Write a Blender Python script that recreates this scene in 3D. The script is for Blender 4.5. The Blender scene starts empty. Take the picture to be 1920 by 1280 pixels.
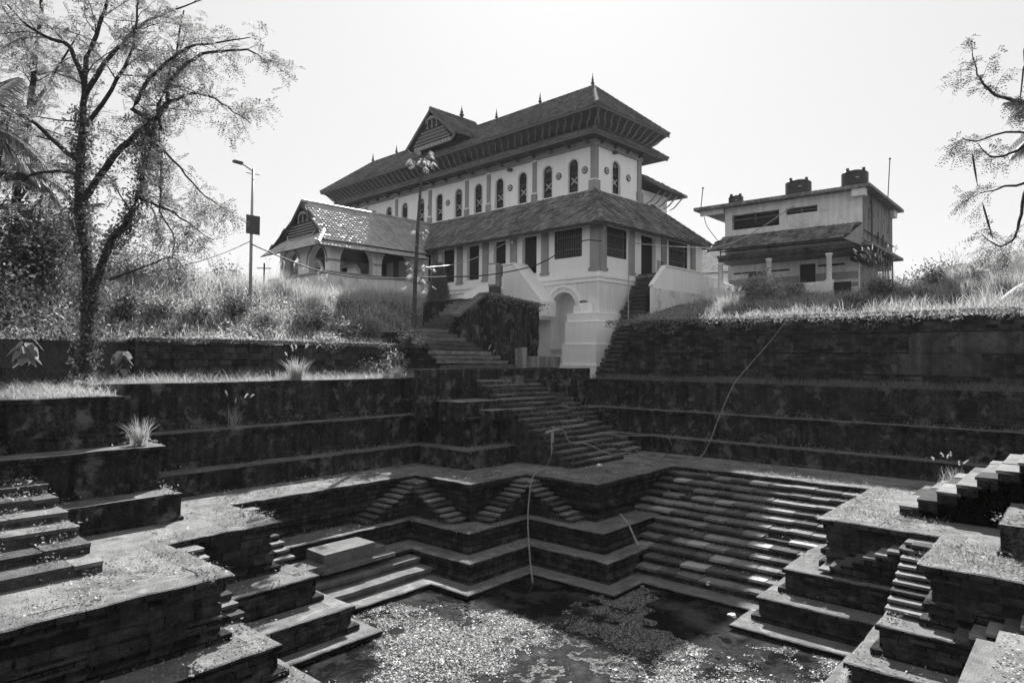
import bpy, bmesh, math, random
import numpy as np
from mathutils import Vector, Matrix, noise
from mathutils.geometry import tessellate_polygon

random.seed(7)
RNG = np.random.default_rng(11)
scn = bpy.context.scene
COL = scn.collection
R = math.radians

# ---------------------------------------------------------------- camera
cam_d = bpy.data.cameras.new('camera')
cam = bpy.data.objects.new('camera', cam_d)
COL.objects.link(cam)
scn.camera = cam
cam_d.sensor_width = 36.0
cam_d.lens = 36.0 * 1271.0 / 1920.0
cam_d.clip_start = 0.05
cam_d.clip_end = 6000.0
cam.matrix_world = (Matrix.Rotation(R(40.6), 4, 'Z') @ Matrix.Rotation(R(90 + 1.39), 4, 'X')
                    @ Matrix.Rotation(R(0.48), 4, 'Z'))
scn.render.resolution_x = 1024
scn.render.resolution_y = 682

# ---------------------------------------------------------------- sky, sun, exposure
SUN_EL, SUN_AZ = 40.0, -36.0          # azimuth clockwise from +Y, degrees
world = bpy.data.worlds.new('World')
scn.world = world
world.use_nodes = True
wn, wl = world.node_tree.nodes, world.node_tree.links
wn.clear()
w_out = wn.new('ShaderNodeOutputWorld')
w_bg = wn.new('ShaderNodeBackground')
w_sky = wn.new('ShaderNodeTexSky')
w_bw = wn.new('ShaderNodeRGBToBW')
w_sky.sky_type = 'NISHITA'
w_sky.sun_disc = False
w_sky.sun_elevation = R(SUN_EL)
w_sky.sun_rotation = R(SUN_AZ)
w_sky.air_density = 1.0
w_sky.dust_density = 2.2
w_sky.ozone_density = 1.0
w_bg.inputs['Strength'].default_value = 0.15
wl.new(w_sky.outputs[0], w_bw.inputs[0])
w_pw = wn.new('ShaderNodeMath')        # power curve evens the sky, adding fill on the shaded walls
w_pw.operation = 'POWER'
w_pw.inputs[1].default_value = 0.13
wl.new(w_bw.outputs[0], w_pw.inputs[0])
wl.new(w_pw.outputs[0], w_bg.inputs['Color'])
wl.new(w_bg.outputs[0], w_out.inputs[0])

sun_d = bpy.data.lights.new('sun', 'SUN')
sun_d.energy = 3.1
sun_d.angle = R(0.55)
sun_d.color = (1.0, 0.995, 0.985)
sun = bpy.data.objects.new('sun', sun_d)
COL.objects.link(sun)
sdir = Vector((math.sin(R(SUN_AZ)) * math.cos(R(SUN_EL)), math.cos(R(SUN_AZ)) * math.cos(R(SUN_EL)), math.sin(R(SUN_EL))))
sun.rotation_euler = sdir.to_track_quat('Z', 'Y').to_euler()
sun.location = sdir * 100

vs = scn.view_settings
vs.view_transform = 'Standard'
vs.look = 'None'
vs.exposure = 2.08
vs.gamma = 1.0
vs.use_curve_mapping = False
try:
    scn.cycles.use_adaptive_sampling = True
    scn.cycles.max_bounces = 8
    scn.cycles.transparent_max_bounces = 16
except Exception:
    pass

# ---------------------------------------------------------------- pixel geometry used while surveying the place
F, TH, PT, RL = 1271.0, R(40.6), R(1.39), R(0.48)


def ray(px, py):
    """world direction seen at a point of the 1920x1280 photograph"""
    u2, v2 = px - 960.0, py - 640.0
    u = u2 * math.cos(RL) + v2 * math.sin(RL)
    v = -u2 * math.sin(RL) + v2 * math.cos(RL)
    xc, z2 = u / F, -v / F
    d = math.cos(PT) - z2 * math.sin(PT)
    Z = math.sin(PT) + z2 * math.cos(PT)
    return Vector((xc * math.cos(TH) - d * math.sin(TH), xc * math.sin(TH) + d * math.cos(TH), Z))


def at(px, py, X=None, Y=None, Z=None, D=None):
    r = ray(px, py)
    if X is not None: return r * (X / r.x)
    if Y is not None: return r * (Y / r.y)
    if Z is not None: return r * (Z / r.z)
    return r * (D / (-r.x * math.sin(TH) + r.y * math.cos(TH)))


# ---------------------------------------------------------------- materials (the picture is black and white: all greys)
def g3(v): return (v, v, v, 1.0)


def M(name, lo, hi, scale=2.5, rough=0.85, bump=0.15, bscale=25.0, streak=0.0, rnd=0.0, isl=0.0, spec=0.25,
      blotch=None, bl_scale=0.6, brick=None, fine=0.5):
    m = bpy.data.materials.new(name)
    m.use_nodes = True
    n, l = m.node_tree.nodes, m.node_tree.links
    b = n['Principled BSDF']
    b.inputs['Roughness'].default_value = rough
    b.inputs['Specular IOR Level'].default_value = spec
    geo = n.new('ShaderNodeNewGeometry')
    nz = n.new('ShaderNodeTexNoise')
    nz.inputs['Scale'].default_value = scale
    nz.inputs['Detail'].default_value = 8
    nz.inputs['Roughness'].default_value = 0.65
    l.new(geo.outputs['Position'], nz.inputs['Vector'])
    rp = n.new('ShaderNodeValToRGB')
    rp.color_ramp.elements[0].position = 0.33
    rp.color_ramp.elements[1].position = 0.68
    rp.color_ramp.elements[0].color = g3(lo)
    rp.color_ramp.elements[1].color = g3(hi)
    l.new(nz.outputs[0], rp.inputs[0])
    col = rp.outputs[0]

    def mul(a, bsock=None, val=None):
        x = n.new('ShaderNodeMix'); x.data_type = 'RGBA'; x.blend_type = 'MULTIPLY'
        x.inputs[0].default_value = 1.0
        l.new(a, x.inputs[6])
        l.new(bsock, x.inputs[7])
        return x.outputs[2]

    def rng(sock, a0, a1, b0, b1):
        x = n.new('ShaderNodeMapRange')
        x.inputs[1].default_value = a0; x.inputs[2].default_value = a1
        x.inputs[3].default_value = b0; x.inputs[4].default_value = b1
        l.new(sock, x.inputs[0])
        return x.outputs[0]
    if fine:
        nf = n.new('ShaderNodeTexNoise')
        nf.inputs['Scale'].default_value = bscale
        nf.inputs['Detail'].default_value = 5
        l.new(geo.outputs['Position'], nf.inputs['Vector'])
        col = mul(col, rng(nf.outputs[0], 0.3, 0.7, 1 - fine * 0.6, 1 + fine * 0.6))
    if streak:
        mp = n.new('ShaderNodeMapping')
        mp.inputs['Scale'].default_value = (3.0, 3.0, 0.22)
        l.new(geo.outputs['Position'], mp.inputs['Vector'])
        ns = n.new('ShaderNodeTexNoise')
        ns.inputs['Scale'].default_value = 1.6
        ns.inputs['Detail'].default_value = 6
        l.new(mp.outputs[0], ns.inputs['Vector'])
        col = mul(col, rng(ns.outputs[0], 0.35, 0.65, 1 - streak, 1 + streak * 0.3))
    if blotch is not None:
        nb = n.new('ShaderNodeTexNoise')
        nb.inputs['Scale'].default_value = bl_scale
        nb.inputs['Detail'].default_value = 9
        nb.inputs['Roughness'].default_value = 0.7
        l.new(geo.outputs['Position'], nb.inputs['Vector'])
        x = n.new('ShaderNodeMix'); x.data_type = 'RGBA'
        l.new(rng(nb.outputs[0], 0.54, 0.62, 0, 1), x.inputs[0])
        l.new(col, x.inputs[6])
        x.inputs[7].default_value = g3(blotch)
        col = x.outputs[2]
    if rnd:
        oi = n.new('ShaderNodeObjectInfo')
        col = mul(col, rng(oi.outputs['Random'], 0, 1, 1 - rnd, 1 + rnd))
    if isl:
        col = mul(col, rng(geo.outputs['Random Per Island'], 0, 1, 1 - isl, 1 + isl))
    l.new(col, b.inputs['Base Color'])
    hsock = None
    if brick:
        bt = n.new('ShaderNodeTexBrick')
        bt.inputs['Scale'].default_value = 1.0
        bt.inputs['Mortar Size'].default_value = 0.018
        bt.inputs['Mortar Smooth'].default_value = 0.6
        bt.inputs['Brick Width'].default_value = brick[0]
        bt.inputs['Row Height'].default_value = brick[1]
        sx = n.new('ShaderNodeSeparateXYZ'); cx = n.new('ShaderNodeCombineXYZ')
        ad = n.new('ShaderNodeMath'); ad.operation = 'ADD'
        l.new(geo.outputs['Position'], sx.inputs[0])
        l.new(sx.outputs[0], ad.inputs[0]); l.new(sx.outputs[1], ad.inputs[1])
        l.new(ad.outputs[0], cx.inputs[0]); l.new(sx.outputs[2], cx.inputs[1])
        l.new(cx.outputs[0], bt.inputs['Vector'])
        hsock = rng(bt.outputs['Fac'], 0, 1, 1, 0)
        bt.inputs['Color1'].default_value = g3(.4); bt.inputs['Color2'].default_value = g3(1.0); bt.inputs['Mortar'].default_value = g3(.12); bt.inputs['Bias'].default_value = -.1
        col = mul(col, bt.outputs['Color'])
        l.new(col, b.inputs['Base Color'])
    if bump:
        nb2 = n.new('ShaderNodeTexNoise')
        nb2.inputs['Scale'].default_value = bscale
        nb2.inputs['Detail'].default_value = 6
        l.new(geo.outputs['Position'], nb2.inputs['Vector'])
        h = nb2.outputs[0]
        if hsock is not None:
            a = n.new('ShaderNodeMath'); a.operation = 'ADD'
            l.new(h, a.inputs[0]); l.new(hsock, a.inputs[1])
            h = a.outputs[0]
        bp = n.new('ShaderNodeBump')
        bp.inputs['Strength'].default_value = min(1.0, bump * 2)
        bp.inputs['Distance'].default_value = 0.02 + bump * 0.08
        l.new(h, bp.inputs['Height'])
        l.new(bp.outputs[0], b.inputs['Normal'])
    return m


def leafmat(name, lo, hi, trans=0.5, gloss=0.12):
    m = bpy.data.materials.new(name)
    m.use_nodes = True
    n, l = m.node_tree.nodes, m.node_tree.links
    n.clear()
    out = n.new('ShaderNodeOutputMaterial')
    geo = n.new('ShaderNodeNewGeometry')
    rp = n.new('ShaderNodeValToRGB')
    rp.color_ramp.elements[0].color = g3(lo)
    rp.color_ramp.elements[1].color = g3(hi)
    l.new(geo.outputs['Random Per Island'], rp.inputs[0])
    df = n.new('ShaderNodeBsdfDiffuse'); tr = n.new('ShaderNodeBsdfTranslucent'); gl = n.new('ShaderNodeBsdfGlossy')
    gl.inputs['Roughness'].default_value = 0.45
    gl.inputs['Color'].default_value = g3(0.5)
    l.new(rp.outputs[0], df.inputs[0]); l.new(rp.outputs[0], tr.inputs[0])
    m1 = n.new('ShaderNodeMixShader'); m1.inputs[0].default_value = trans
    l.new(df.outputs[0], m1.inputs[1]); l.new(tr.outputs[0], m1.inputs[2])
    m2 = n.new('ShaderNodeMixShader'); m2.inputs[0].default_value = gloss
    l.new(m1.outputs[0], m2.inputs[1]); l.new(gl.outputs[0], m2.inputs[2])
    l.new(m2.outputs[0], out.inputs[0])
    return m


MT = dict(
    stone=M('mossy_laterite', 0.028, 0.12, 3.0, 0.92, 0.7, 30, spec=0.1, streak=0.45, blotch=0.09, bl_scale=1.3, brick=(0.42, 0.16)),
    plaster=M('algae_plaster', 0.010, 0.065, 3.4, 0.92, 0.6, 16, streak=0.7, blotch=0.12, bl_scale=1.5, fine=1.0, spec=0.1),
    coping=M('stone_coping', 0.07, 0.16, 2.2, 0.88, 0.35, 35, blotch=0.2, bl_scale=1.5),
    pave=M('dusty_paving', 0.08, 0.22, 1.6, 0.92, 0.35, 40, blotch=0.06, bl_scale=0.9),
    ledge=M('mossy_skylit_ledge', 0.08, 0.18, 1.8, 0.92, 0.4, 40, blotch=0.17, bl_scale=1.2),  # mossy stone, made paler so ledge tops carry their skylight in the colour
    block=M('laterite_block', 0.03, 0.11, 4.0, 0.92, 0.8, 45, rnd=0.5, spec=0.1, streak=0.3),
    brickw=M('weathered_brick', 0.02, 0.08, 0.8, 0.92, 0.6, 45, isl=0.6, streak=0.4, blotch=0.11, spec=0.1, bl_scale=0.9),
    patch=M('flaking_plaster', 0.03, 0.12, 1.6, 0.9, 0.4, 22, streak=0.5, blotch=0.02, bl_scale=1.6),
    bracket=M('grey_bracket_wood', 0.17, 0.25, 5, 0.7, 0.05, 20),
    plinthw=M('plinth_limewash', 0.70, 0.80, 0.8, 0.85, 0.08, 12, streak=0.10, blotch=0.66, bl_scale=0.5, fine=0.1),
    slab_a=M('worn_skylit_step', 0.10, 0.20, 2.5, 0.9, 0.3, 40, rnd=0.3),  # worn stone, lightened further to carry the skylight falling on treads
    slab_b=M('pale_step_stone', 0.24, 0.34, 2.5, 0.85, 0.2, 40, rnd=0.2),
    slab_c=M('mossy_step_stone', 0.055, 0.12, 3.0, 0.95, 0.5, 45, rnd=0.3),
    white=M('whitewash', 0.84, 0.9, 0.7, 0.8, 0.05, 12, streak=0.05, fine=0.05),
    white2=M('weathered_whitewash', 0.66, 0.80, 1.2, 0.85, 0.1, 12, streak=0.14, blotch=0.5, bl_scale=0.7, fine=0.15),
    greyp=M('grey_paint', 0.27, 0.33, 0.8, 0.75, 0.05, 14, streak=0.15, fine=0.1),
    wood=M('dark_timber', 0.03, 0.06, 5.0, 0.6, 0.2, 20, streak=0.3),
    woodm=M('painted_timber', 0.085, 0.14, 5.0, 0.6, 0.1, 20),
    shutter=M('dark_shutter', 0.012, 0.025, 5.0, 0.7, 0.1, 20),
    carve=M('pale_carved_wood', 0.35, 0.5, 4.0, 0.7, 0.1, 30),
    tile=M('clay_roof_tile', 0.10, 0.18, 0.5, 0.9, 0.12, 30, isl=0.3, spec=0.08),
    tile_lit=M('sunlit_clay_tile', 0.34, 0.46, 0.5, 0.42, 0.06, 30, isl=0.2, spec=0.6),  # sun glare on the porch roof is put into this pale colour
    tile_old=M('mossy_roof_tile', 0.10, 0.21, 0.9, 0.75, 0.2, 30, isl=0.5, blotch=0.09, bl_scale=0.7),
    metal=M('dark_metal', 0.03, 0.05, 6, 0.5, 0.05, 30, spec=0.5),
    steel=M('galvanised_steel', 0.25, 0.36, 6, 0.4, 0.05, 30, spec=0.6),
    tank=M('black_polyethylene', 0.012, 0.02, 4, 0.45, 0.03, 30, spec=0.5),
    hose=M('grey_hose', 0.13, 0.22, 6, 0.45, 0.02, 30, spec=0.5),
    cable=M('black_cable', 0.015, 0.03, 6, 0.5, 0.0, 30),
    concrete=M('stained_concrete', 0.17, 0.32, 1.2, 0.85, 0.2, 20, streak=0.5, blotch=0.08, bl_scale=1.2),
    soil=M('earth', 0.03, 0.075, 1.2, 0.95, 0.5, 20),
    bark=M('tree_bark', 0.02, 0.055, 6, 0.9, 0.5, 18, streak=0.2),
    barkp=M('pale_bark', 0.05, 0.10, 6, 0.9, 0.3, 22),
    hill=M('wooded_hill', 0.02, 0.05, 0.06, 0.95, 0.8, 0.3),
    litter=M('dry_litter', 0.15, 0.45, 4, 0.9, 0.0, 20, isl=0.5),
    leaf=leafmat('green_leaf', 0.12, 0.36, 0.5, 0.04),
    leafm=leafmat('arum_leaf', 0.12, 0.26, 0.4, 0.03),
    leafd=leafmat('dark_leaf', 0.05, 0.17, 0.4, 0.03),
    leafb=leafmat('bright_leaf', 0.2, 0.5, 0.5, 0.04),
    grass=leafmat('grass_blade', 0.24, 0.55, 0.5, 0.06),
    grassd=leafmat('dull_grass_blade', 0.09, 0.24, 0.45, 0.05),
    plume=leafmat('grass_plume', 0.5, 0.75, 0.5, 0.03),
    palm=leafmat('palm_leaf', 0.04, 0.14, 0.3, 0.08),
    duck=leafmat('floating_weed', 0.05, 0.32, 0.2, 0.06),
)


# ---------------------------------------------------------------- mesh helpers
def tagt(o, label, cat, group=None):
    o['label'] = label; o['category'] = cat
    if group: o['group'] = group
    return o


def struct(o):
    o['kind'] = 'structure'; return o


def stuff(o, label=None, cat=None):
    o['kind'] = 'stuff'
    if label: o['label'] = label
    if cat: o['category'] = cat
    return o


def empty(name, loc=(0, 0, 0), rz=0.0):
    o = bpy.data.objects.new(name, None)
    o.empty_display_size = 0.2
    COL.objects.link(o)
    o.location = loc
    o.rotation_euler = (0, 0, rz)
    return o


def link(name, me, parent=None):
    o = bpy.data.objects.new(name, me)
    COL.objects.link(o)
    if parent is not None: o.parent = parent
    return o


def npmesh(name, V, Fq, mat, parent=None, smooth=False):
    """V (n,3); Fq (m,3) or (m,4) integer faces"""
    V = np.asarray(V, np.float32); Fq = np.asarray(Fq, np.int32)
    me = bpy.data.meshes.new(name)
    k = Fq.shape[1]
    me.vertices.add(len(V)); me.vertices.foreach_set('co', V.ravel())
    me.loops.add(Fq.size); me.loops.foreach_set('vertex_index', Fq.ravel())
    me.polygons.add(len(Fq))
    me.polygons.foreach_set('loop_start', np.arange(0, Fq.size, k, dtype=np.int32))
    me.polygons.foreach_set('loop_total', np.full(len(Fq), k, np.int32))
    if smooth: me.polygons.foreach_set('use_smooth', np.ones(len(Fq), bool))
    me.update(calc_edges=True)
    me.materials.append(MT[mat])
    return link(name, me, parent)


class MB:
    def __init__(s): s.v = []; s.f = []

    def add(s, vs, fs):
        o = len(s.v)
        s.v += [tuple(p) for p in vs]
        s.f += [tuple(i + o for i in f) for f in fs]
        return s

    def box(s, x0, x1, y0, y1, z0, z1, j=0.0):
        if x0 > x1: x0, x1 = x1, x0
        if y0 > y1: y0, y1 = y1, y0
        q = lambda: random.uniform(-j, j) if j else 0.0
        vs = [(x + q(), y + q(), z + q()) for z in (z0, z1) for (x, y) in ((x0, y0), (x1, y0), (x1, y1), (x0, y1))]
        return s.add(vs, [(3, 2, 1, 0), (4, 5, 6, 7), (0, 1, 5, 4), (1, 2, 6, 5), (2, 3, 7, 6), (3, 0, 4, 7)])

    def prism(s, poly, d):
        """poly: list of 3D points (planar), extruded by vector d"""
        n = len(poly); d = Vector(d)
        vs = [Vector(p) for p in poly] + [Vector(p) + d for p in poly]
        fs = [tuple(range(n - 1, -1, -1)), tuple(range(n, 2 * n))]
        fs += [(i, (i + 1) % n, n + (i + 1) % n, n + i) for i in range(n)]
        return s.add(vs, fs)

    def tube(s, pts, rad, n=6, cap=True):
        pts = [Vector(p) for p in pts]
        m = len(pts)
        if not hasattr(rad, '__len__'): rad = [rad] * m
        up = Vector((0.13, 0.21, 0.97))
        rings = []
        for i, p in enumerate(pts):
            t = (pts[min(i + 1, m - 1)] - pts[max(i - 1, 0)])
            if t.length < 1e-9: t = Vector((0, 0, 1))
            t.normalize()
            a = t.cross(up)
            if a.length < 0.05: a = t.cross(Vector((1, 0.2, 0)))
            a.normalize(); b = a.cross(t)
            rings.append([p + (a * math.cos(2 * math.pi * k / n) + b * math.sin(2 * math.pi * k / n)) * rad[i] for k in range(n)])
        vs = [q for r in rings for q in r]
        fs = [(i * n + k, i * n + (k + 1) % n, (i + 1) * n + (k + 1) % n, (i + 1) * n + k) for i in range(m - 1) for k in range(n)]
        if cap:
            fs.append(tuple(range(n - 1, -1, -1))); fs.append(tuple((m - 1) * n + k for k in range(n)))
        return s.add(vs, fs)

    def lathe(s, prof, c=(0, 0, 0), n=12):
        vs = []; m = len(prof)
        for r, z in prof:
            for k in range(n):
                a = 2 * math.pi * k / n
                vs.append((c[0] + r * math.cos(a), c[1] + r * math.sin(a), c[2] + z))
        fs = [(i * n + k, i * n + (k + 1) % n, (i + 1) * n + (k + 1) % n, (i + 1) * n + k) for i in range(m - 1) for k in range(n)]
        fs.append(tuple(range(n - 1, -1, -1))); fs.append(tuple((m - 1) * n + k for k in range(n)))
        return s.add(vs, fs)

    def build(s, name, mat, parent=None, smooth=False):
        me = bpy.data.meshes.new(name)
        me.from_pydata(s.v, [], s.f)
        me.update()
        if smooth:
            for p in me.polygons: p.use_smooth = True
        me.materials.append(MT[mat])
        return link(name, me, parent)


def jit(p, amp, sc=0.9):
    n = noise.noise_vector(Vector(p) * sc) * 0.6 + noise.noise_vector(Vector(p) * sc * 3.7 + Vector((9, 3, 1))) * 0.45 + noise.noise_vector(Vector(p) * 9.0) * 0.35
    c = noise.noise(Vector(p) * 2.3 + Vector((5, 5, 5)))
    if c > .32: n = n * (1 + 1.2 * (c - .32) / .3)
    return Vector(p) + n * amp + noise.noise_vector(Vector(p) * 5.3) * min(.011, amp * .5)


def path_norms(pts, closed):
    n = len(pts); out = []
    for i in range(n):
        a = pts[i] - pts[i - 1] if (i > 0 or closed) else pts[1] - pts[0]
        b = pts[(i + 1) % n] - pts[i] if (i < n - 1 or closed) else pts[-1] - pts[-2]
        a = a.normalized(); b = b.normalized()
        na = Vector((a.y, -a.x)); nb = Vector((b.y, -b.x))
        out.append((na + nb) / max(0.25, 1 + na.dot(nb)))
    return out


def sweep(poly, prof, closed=False, seg=0.45, amp=0.02):
    """wall swept along a plan polyline, inside on the right hand; prof = [(offset inwards, z)...]"""
    base = [Vector(p) for p in poly]
    n = len(base); pts = []
    nor = path_norms(base, closed)
    nn = []
    rngn = n if closed else n - 1
    for i in range(rngn):
        a, b = base[i], base[(i + 1) % n]
        d = (b - a); k = max(1, int(d.length / seg))
        dn = d.normalized(); sn = Vector((dn.y, -dn.x))
        for j in range(k):
            pts.append(a + d * (j / k)); nn.append(nor[i] if j == 0 else sn)
    if not closed:
        pts.append(base[-1]); nn.append(nor[-1])
    m = len(prof); vs = []
    for p, q in zip(pts, nn):
        for off, z in prof:
            w = p + q * off
            vs.append(jit((w.x, w.y, z), amp))
    N = len(pts); fs = []
    for i in range(N if closed else N - 1):
        i2 = (i + 1) % N
        for k in range(m - 1):
            fs.append((i * m + k, i2 * m + k, i2 * m + k + 1, i * m + k + 1))
    b = MB(); b.add(vs, fs)
    return b


def offset_poly(poly, off):
    base = [Vector(p) for p in poly]
    return [tuple(p + q * off) for p, q in zip(base, path_norms(base, True))]


def plane_with_hole(rect, hole, z):
    x0, x1, y0, y1 = rect
    outer = [(x0, y0), (x1, y0), (x1, y1), (x0, y1)]
    loops = [[Vector((p[0], p[1], 0)) for p in outer], [Vector((p[0], p[1], 0)) for p in hole]]
    tri = tessellate_polygon(loops)
    vs = [(p[0], p[1], z) for p in outer] + [(p[0], p[1], z) for p in hole]
    b = MB()
    fs = []
    for t in tri:
        a, c, d = (Vector(vs[i]) for i in t)
        fs.append(t if (c - a).cross(d - a).z > 0 else (t[0], t[2], t[1]))
    b.add(vs, fs)
    return b


def wall_holes(u0, u1, v0, v1, holes, depth, fr):
    """vertical wall sheet with openings; fr(u, v, d) -> 3D, d = depth behind the face"""
    outer = [(u0, v0), (u1, v0), (u1, v1), (u0, v1)]
    loops = [[Vector((a, b, 0)) for a, b in outer]] + [[Vector((a, b, 0)) for a, b in h] for h in holes]
    tri = tessellate_polygon(loops)
    flat = [p for lp in loops for p in lp]
    b = MB()
    b.add([fr(p.x, p.y, 0) for p in flat], [tuple(t) for t in tri])
    for h in holes:
        n = len(h)
        vs = [fr(p[0], p[1], 0) for p in h] + [fr(p[0], p[1], depth) for p in h]
        b.add(vs, [(i, (i + 1) % n, n + (i + 1) % n, n + i) for i in range(n)])
    return b


def arch(cu, hw, v0, vs_, n=10):
    """arched opening outline, round top springing at vs_"""
    p = [(cu - hw, v0), (cu + hw, v0)]
    for k in range(n + 1):
        a = math.pi * k / n
        p.append((cu + hw * math.cos(a), vs_ + hw * math.sin(a)))
    return p


# rough block meshes shared by every built-up stone
def block_mesh(name, seed, mat, bev=.07, k=1.0):
    rr = random.Random(seed)
    bm = bmesh.new()
    bmesh.ops.create_cube(bm, size=1.0)
    bmesh.ops.bevel(bm, geom=list(bm.edges), offset=bev, segments=1, affect='EDGES')
    for v in bm.verts:
        v.co += Vector((rr.uniform(-.035, .035), rr.uniform(-.05, .05), rr.uniform(-.04, .04))) * k
    me = bpy.data.meshes.new(name)
    bm.to_mesh(me); bm.free()
    me.materials.append(MT[mat])
    return me


BLK = [block_mesh('stone_block', i, 'block') for i in range(7)]
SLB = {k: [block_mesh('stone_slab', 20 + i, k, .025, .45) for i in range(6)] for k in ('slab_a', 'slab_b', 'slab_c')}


def place(me, name, parent, c, size, rz=0.0, tilt=0.0):
    o = bpy.data.objects.new(name, me)
    COL.objects.link(o)
    o.parent = parent
    o.location = c
    o.scale = size
    o.rotation_euler = (random.uniform(-tilt, tilt), random.uniform(-tilt, tilt), rz + random.uniform(-tilt, tilt))
    return o


def block_wall(parent, p0, p1, z0, z1, ch, bl, depth, inn, miss=0.0):
    """courses of separate blocks from p0 to p1; inn = outward normal (2D) of the face; faces lie on the line"""
    a, b = Vector(p0), Vector(p1)
    L = (b - a).length; d = (b - a).normalized(); nrm = Vector(inn)
    rz = math.atan2(d.y, d.x)
    rows = max(1, round((z1 - z0) / ch)); h = (z1 - z0) / rows
    for r in range(rows):
        u = -random.uniform(0.05, bl * 0.7) if r % 2 else 0.0
        while u < L - 0.05:
            w = bl * random.uniform(0.7, 1.3)
            ua, ub = max(0, u), min(L, u + w)
            u += w
            if ub - ua < 0.06 or random.random() < miss: continue
            pr = random.uniform(-0.035, 0.03)
            c = a + d * ((ua + ub) / 2) - nrm * (depth / 2 - pr)
            place(random.choice(BLK), 'stone_block', parent, (c.x, c.y, z0 + h * (r + .5)),
                  ((ub - ua) - .022, depth, h - .016), rz, 0.012)


def roughen(o, cuts=7, amp=.07):
    bm = bmesh.new(); bm.from_mesh(o.data)
    bmesh.ops.triangulate(bm, faces=[f for f in bm.faces if len(f.verts) > 4])
    bmesh.ops.subdivide_edges(bm, edges=list(bm.edges), cuts=cuts, use_grid_fill=True)
    for v in bm.verts: v.co += (noise.noise_vector(v.co * 1.3) + noise.noise_vector(v.co * 4.1) * .6) * amp
    bm.to_mesh(o.data); bm.free(); o.data.update()
    return o


def copy_tree(o, parent=None):
    c = o.copy(); COL.objects.link(c)
    c.parent = parent
    for ch in list(o.children): copy_tree(ch, c)
    return c

# ================================================================ the stepped tank
Z3, Z4, Z5, Z6, ZW = -4.0, -5.2, -5.78, -6.33, -6.47
P3 = [(-17.62, 9.0), (-17.62, 15.5), (-14.98, 15.5), (-14.98, 18.24), (-12.02, 18.24), (-12.02, 23.5), (-5.38, 23.5),
      (-5.38, 18.24), (-2.70, 18.24), (-2.70, 15.5), (0.3, 15.5), (0.3, 9.0), (-2.7, 9.0), (-2.7, 6.27), (-5.38, 6.27),
      (-5.38, 0.6), (-12.02, 0.6), (-12.02, 6.27), (-14.98, 6.27), (-14.98, 9.0)]
P4 = [(-16.67, 9.4), (-16.67, 14.5), (-14.05, 14.5), (-14.05, 17.2), (-11.10, 17.2), (-11.10, 23.4), (-5.97, 23.4),
      (-5.97, 17.44), (-3.32, 17.44), (-3.32, 15.02), (-0.55, 15.02), (-0.55, 9.6), (-3.4, 9.6), (-3.4, 7.0), (-6.0, 7.0),
      (-6.0, 1.5), (-11.20, 1.5), (-11.20, 6.75), (-14.04, 6.75), (-14.04, 9.4)]
P5 = [(-15.75, 9.75), (-15.75, 13.78), (-13.30, 13.78), (-13.30, 16.45), (-10.45, 16.45), (-10.45, 23.3), (-6.34, 23.3),
      (-6.34, 16.64), (-3.70, 16.64), (-3.70, 14.2), (-1.3, 14.2), (-1.3, 10.2), (-4.1, 10.2), (-4.1, 7.6), (-6.5, 7.6),
      (-6.5, 2.3), (-10.45, 2.3), (-10.45, 7.1), (-13.10, 7.1), (-13.10, 9.75)]
P6 = [(-14.15, 10.15), (-14.15, 13.1), (-12.69, 13.1), (-12.69, 15.72), (-9.80, 15.72), (-9.80, 17.2), (-6.69, 17.2),
      (-6.69, 15.9), (-4.1, 15.9), (-4.1, 13.5), (-2.0, 13.5), (-2.0, 10.8), (-4.8, 10.8), (-4.8, 8.2), (-7.0, 8.2),
      (-7.0, 3.1), (-9.8, 3.1), (-9.8, 7.7), (-12.58, 7.7), (-12.58, 10.15)]


def ring(name, poly, rect, z, face, mat_top, mat_cop, mat_face, cop=0.42, lip=0.11, amp=0.024, sink=0.012):
    pl = plane_with_hole(rect, offset_poly(poly, -cop + 0.04), z - sink).build(name, mat_top)
    struct(pl)
    c = sweep(poly, [(-cop, z - sink - 0.02), (-cop + .01, z - sink + .002), (-cop * .5, z + .001), (-.03, z), (0, z - .02)], True, seg=.24, amp=amp).build('coping', mat_cop, pl)  # paler top strip: light on the edge is partly in the colour
    f = sweep(poly, [(0, z - .02), (0.005, z - lip), (-.1, z - lip - .008)] + face, True, seg=.24, amp=amp).build('wall_face', mat_face, pl)  # lip takes the dark face colour, deepening its shade
    return pl


walk = ring('terrace_walkway', P3, (-26, 8, -8, 32), Z3,
            [(-.12, -4.10), (-.12, -4.24), (-.17, -4.30), (-.24, -4.36), (-.24, -4.70), (-.15, -4.73), (-.08, -4.78), (-.07, -4.86),
             (-.13, -4.93), (-.18, -4.95), (-.18, -5.05), (-.04, -5.07), (-.04, -5.22)], 'pave', 'coping', 'stone', cop=0.5, lip=0.13, amp=0.03)
led4 = ring('upper_ledge', P4, (-22, 3, -4, 26), Z4, [(-.06, -5.28), (-.06, -5.64), (.08, -5.67), (.08, -5.80)], 'ledge', 'coping', 'stone')
led5 = ring('middle_ledge', P5, (-21, 2, -3, 25.5), Z5, [(-.06, -5.86), (-.06, -6.19), (.08, -6.22), (.08, -6.35)], 'ledge', 'coping', 'stone')
led6 = ring('water_ledge', P6, (-20, 1, -2, 25), Z6, [(-.05, -6.40), (-.05, -7.6)], 'ledge', 'coping', 'stone', lip=0.08)

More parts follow.
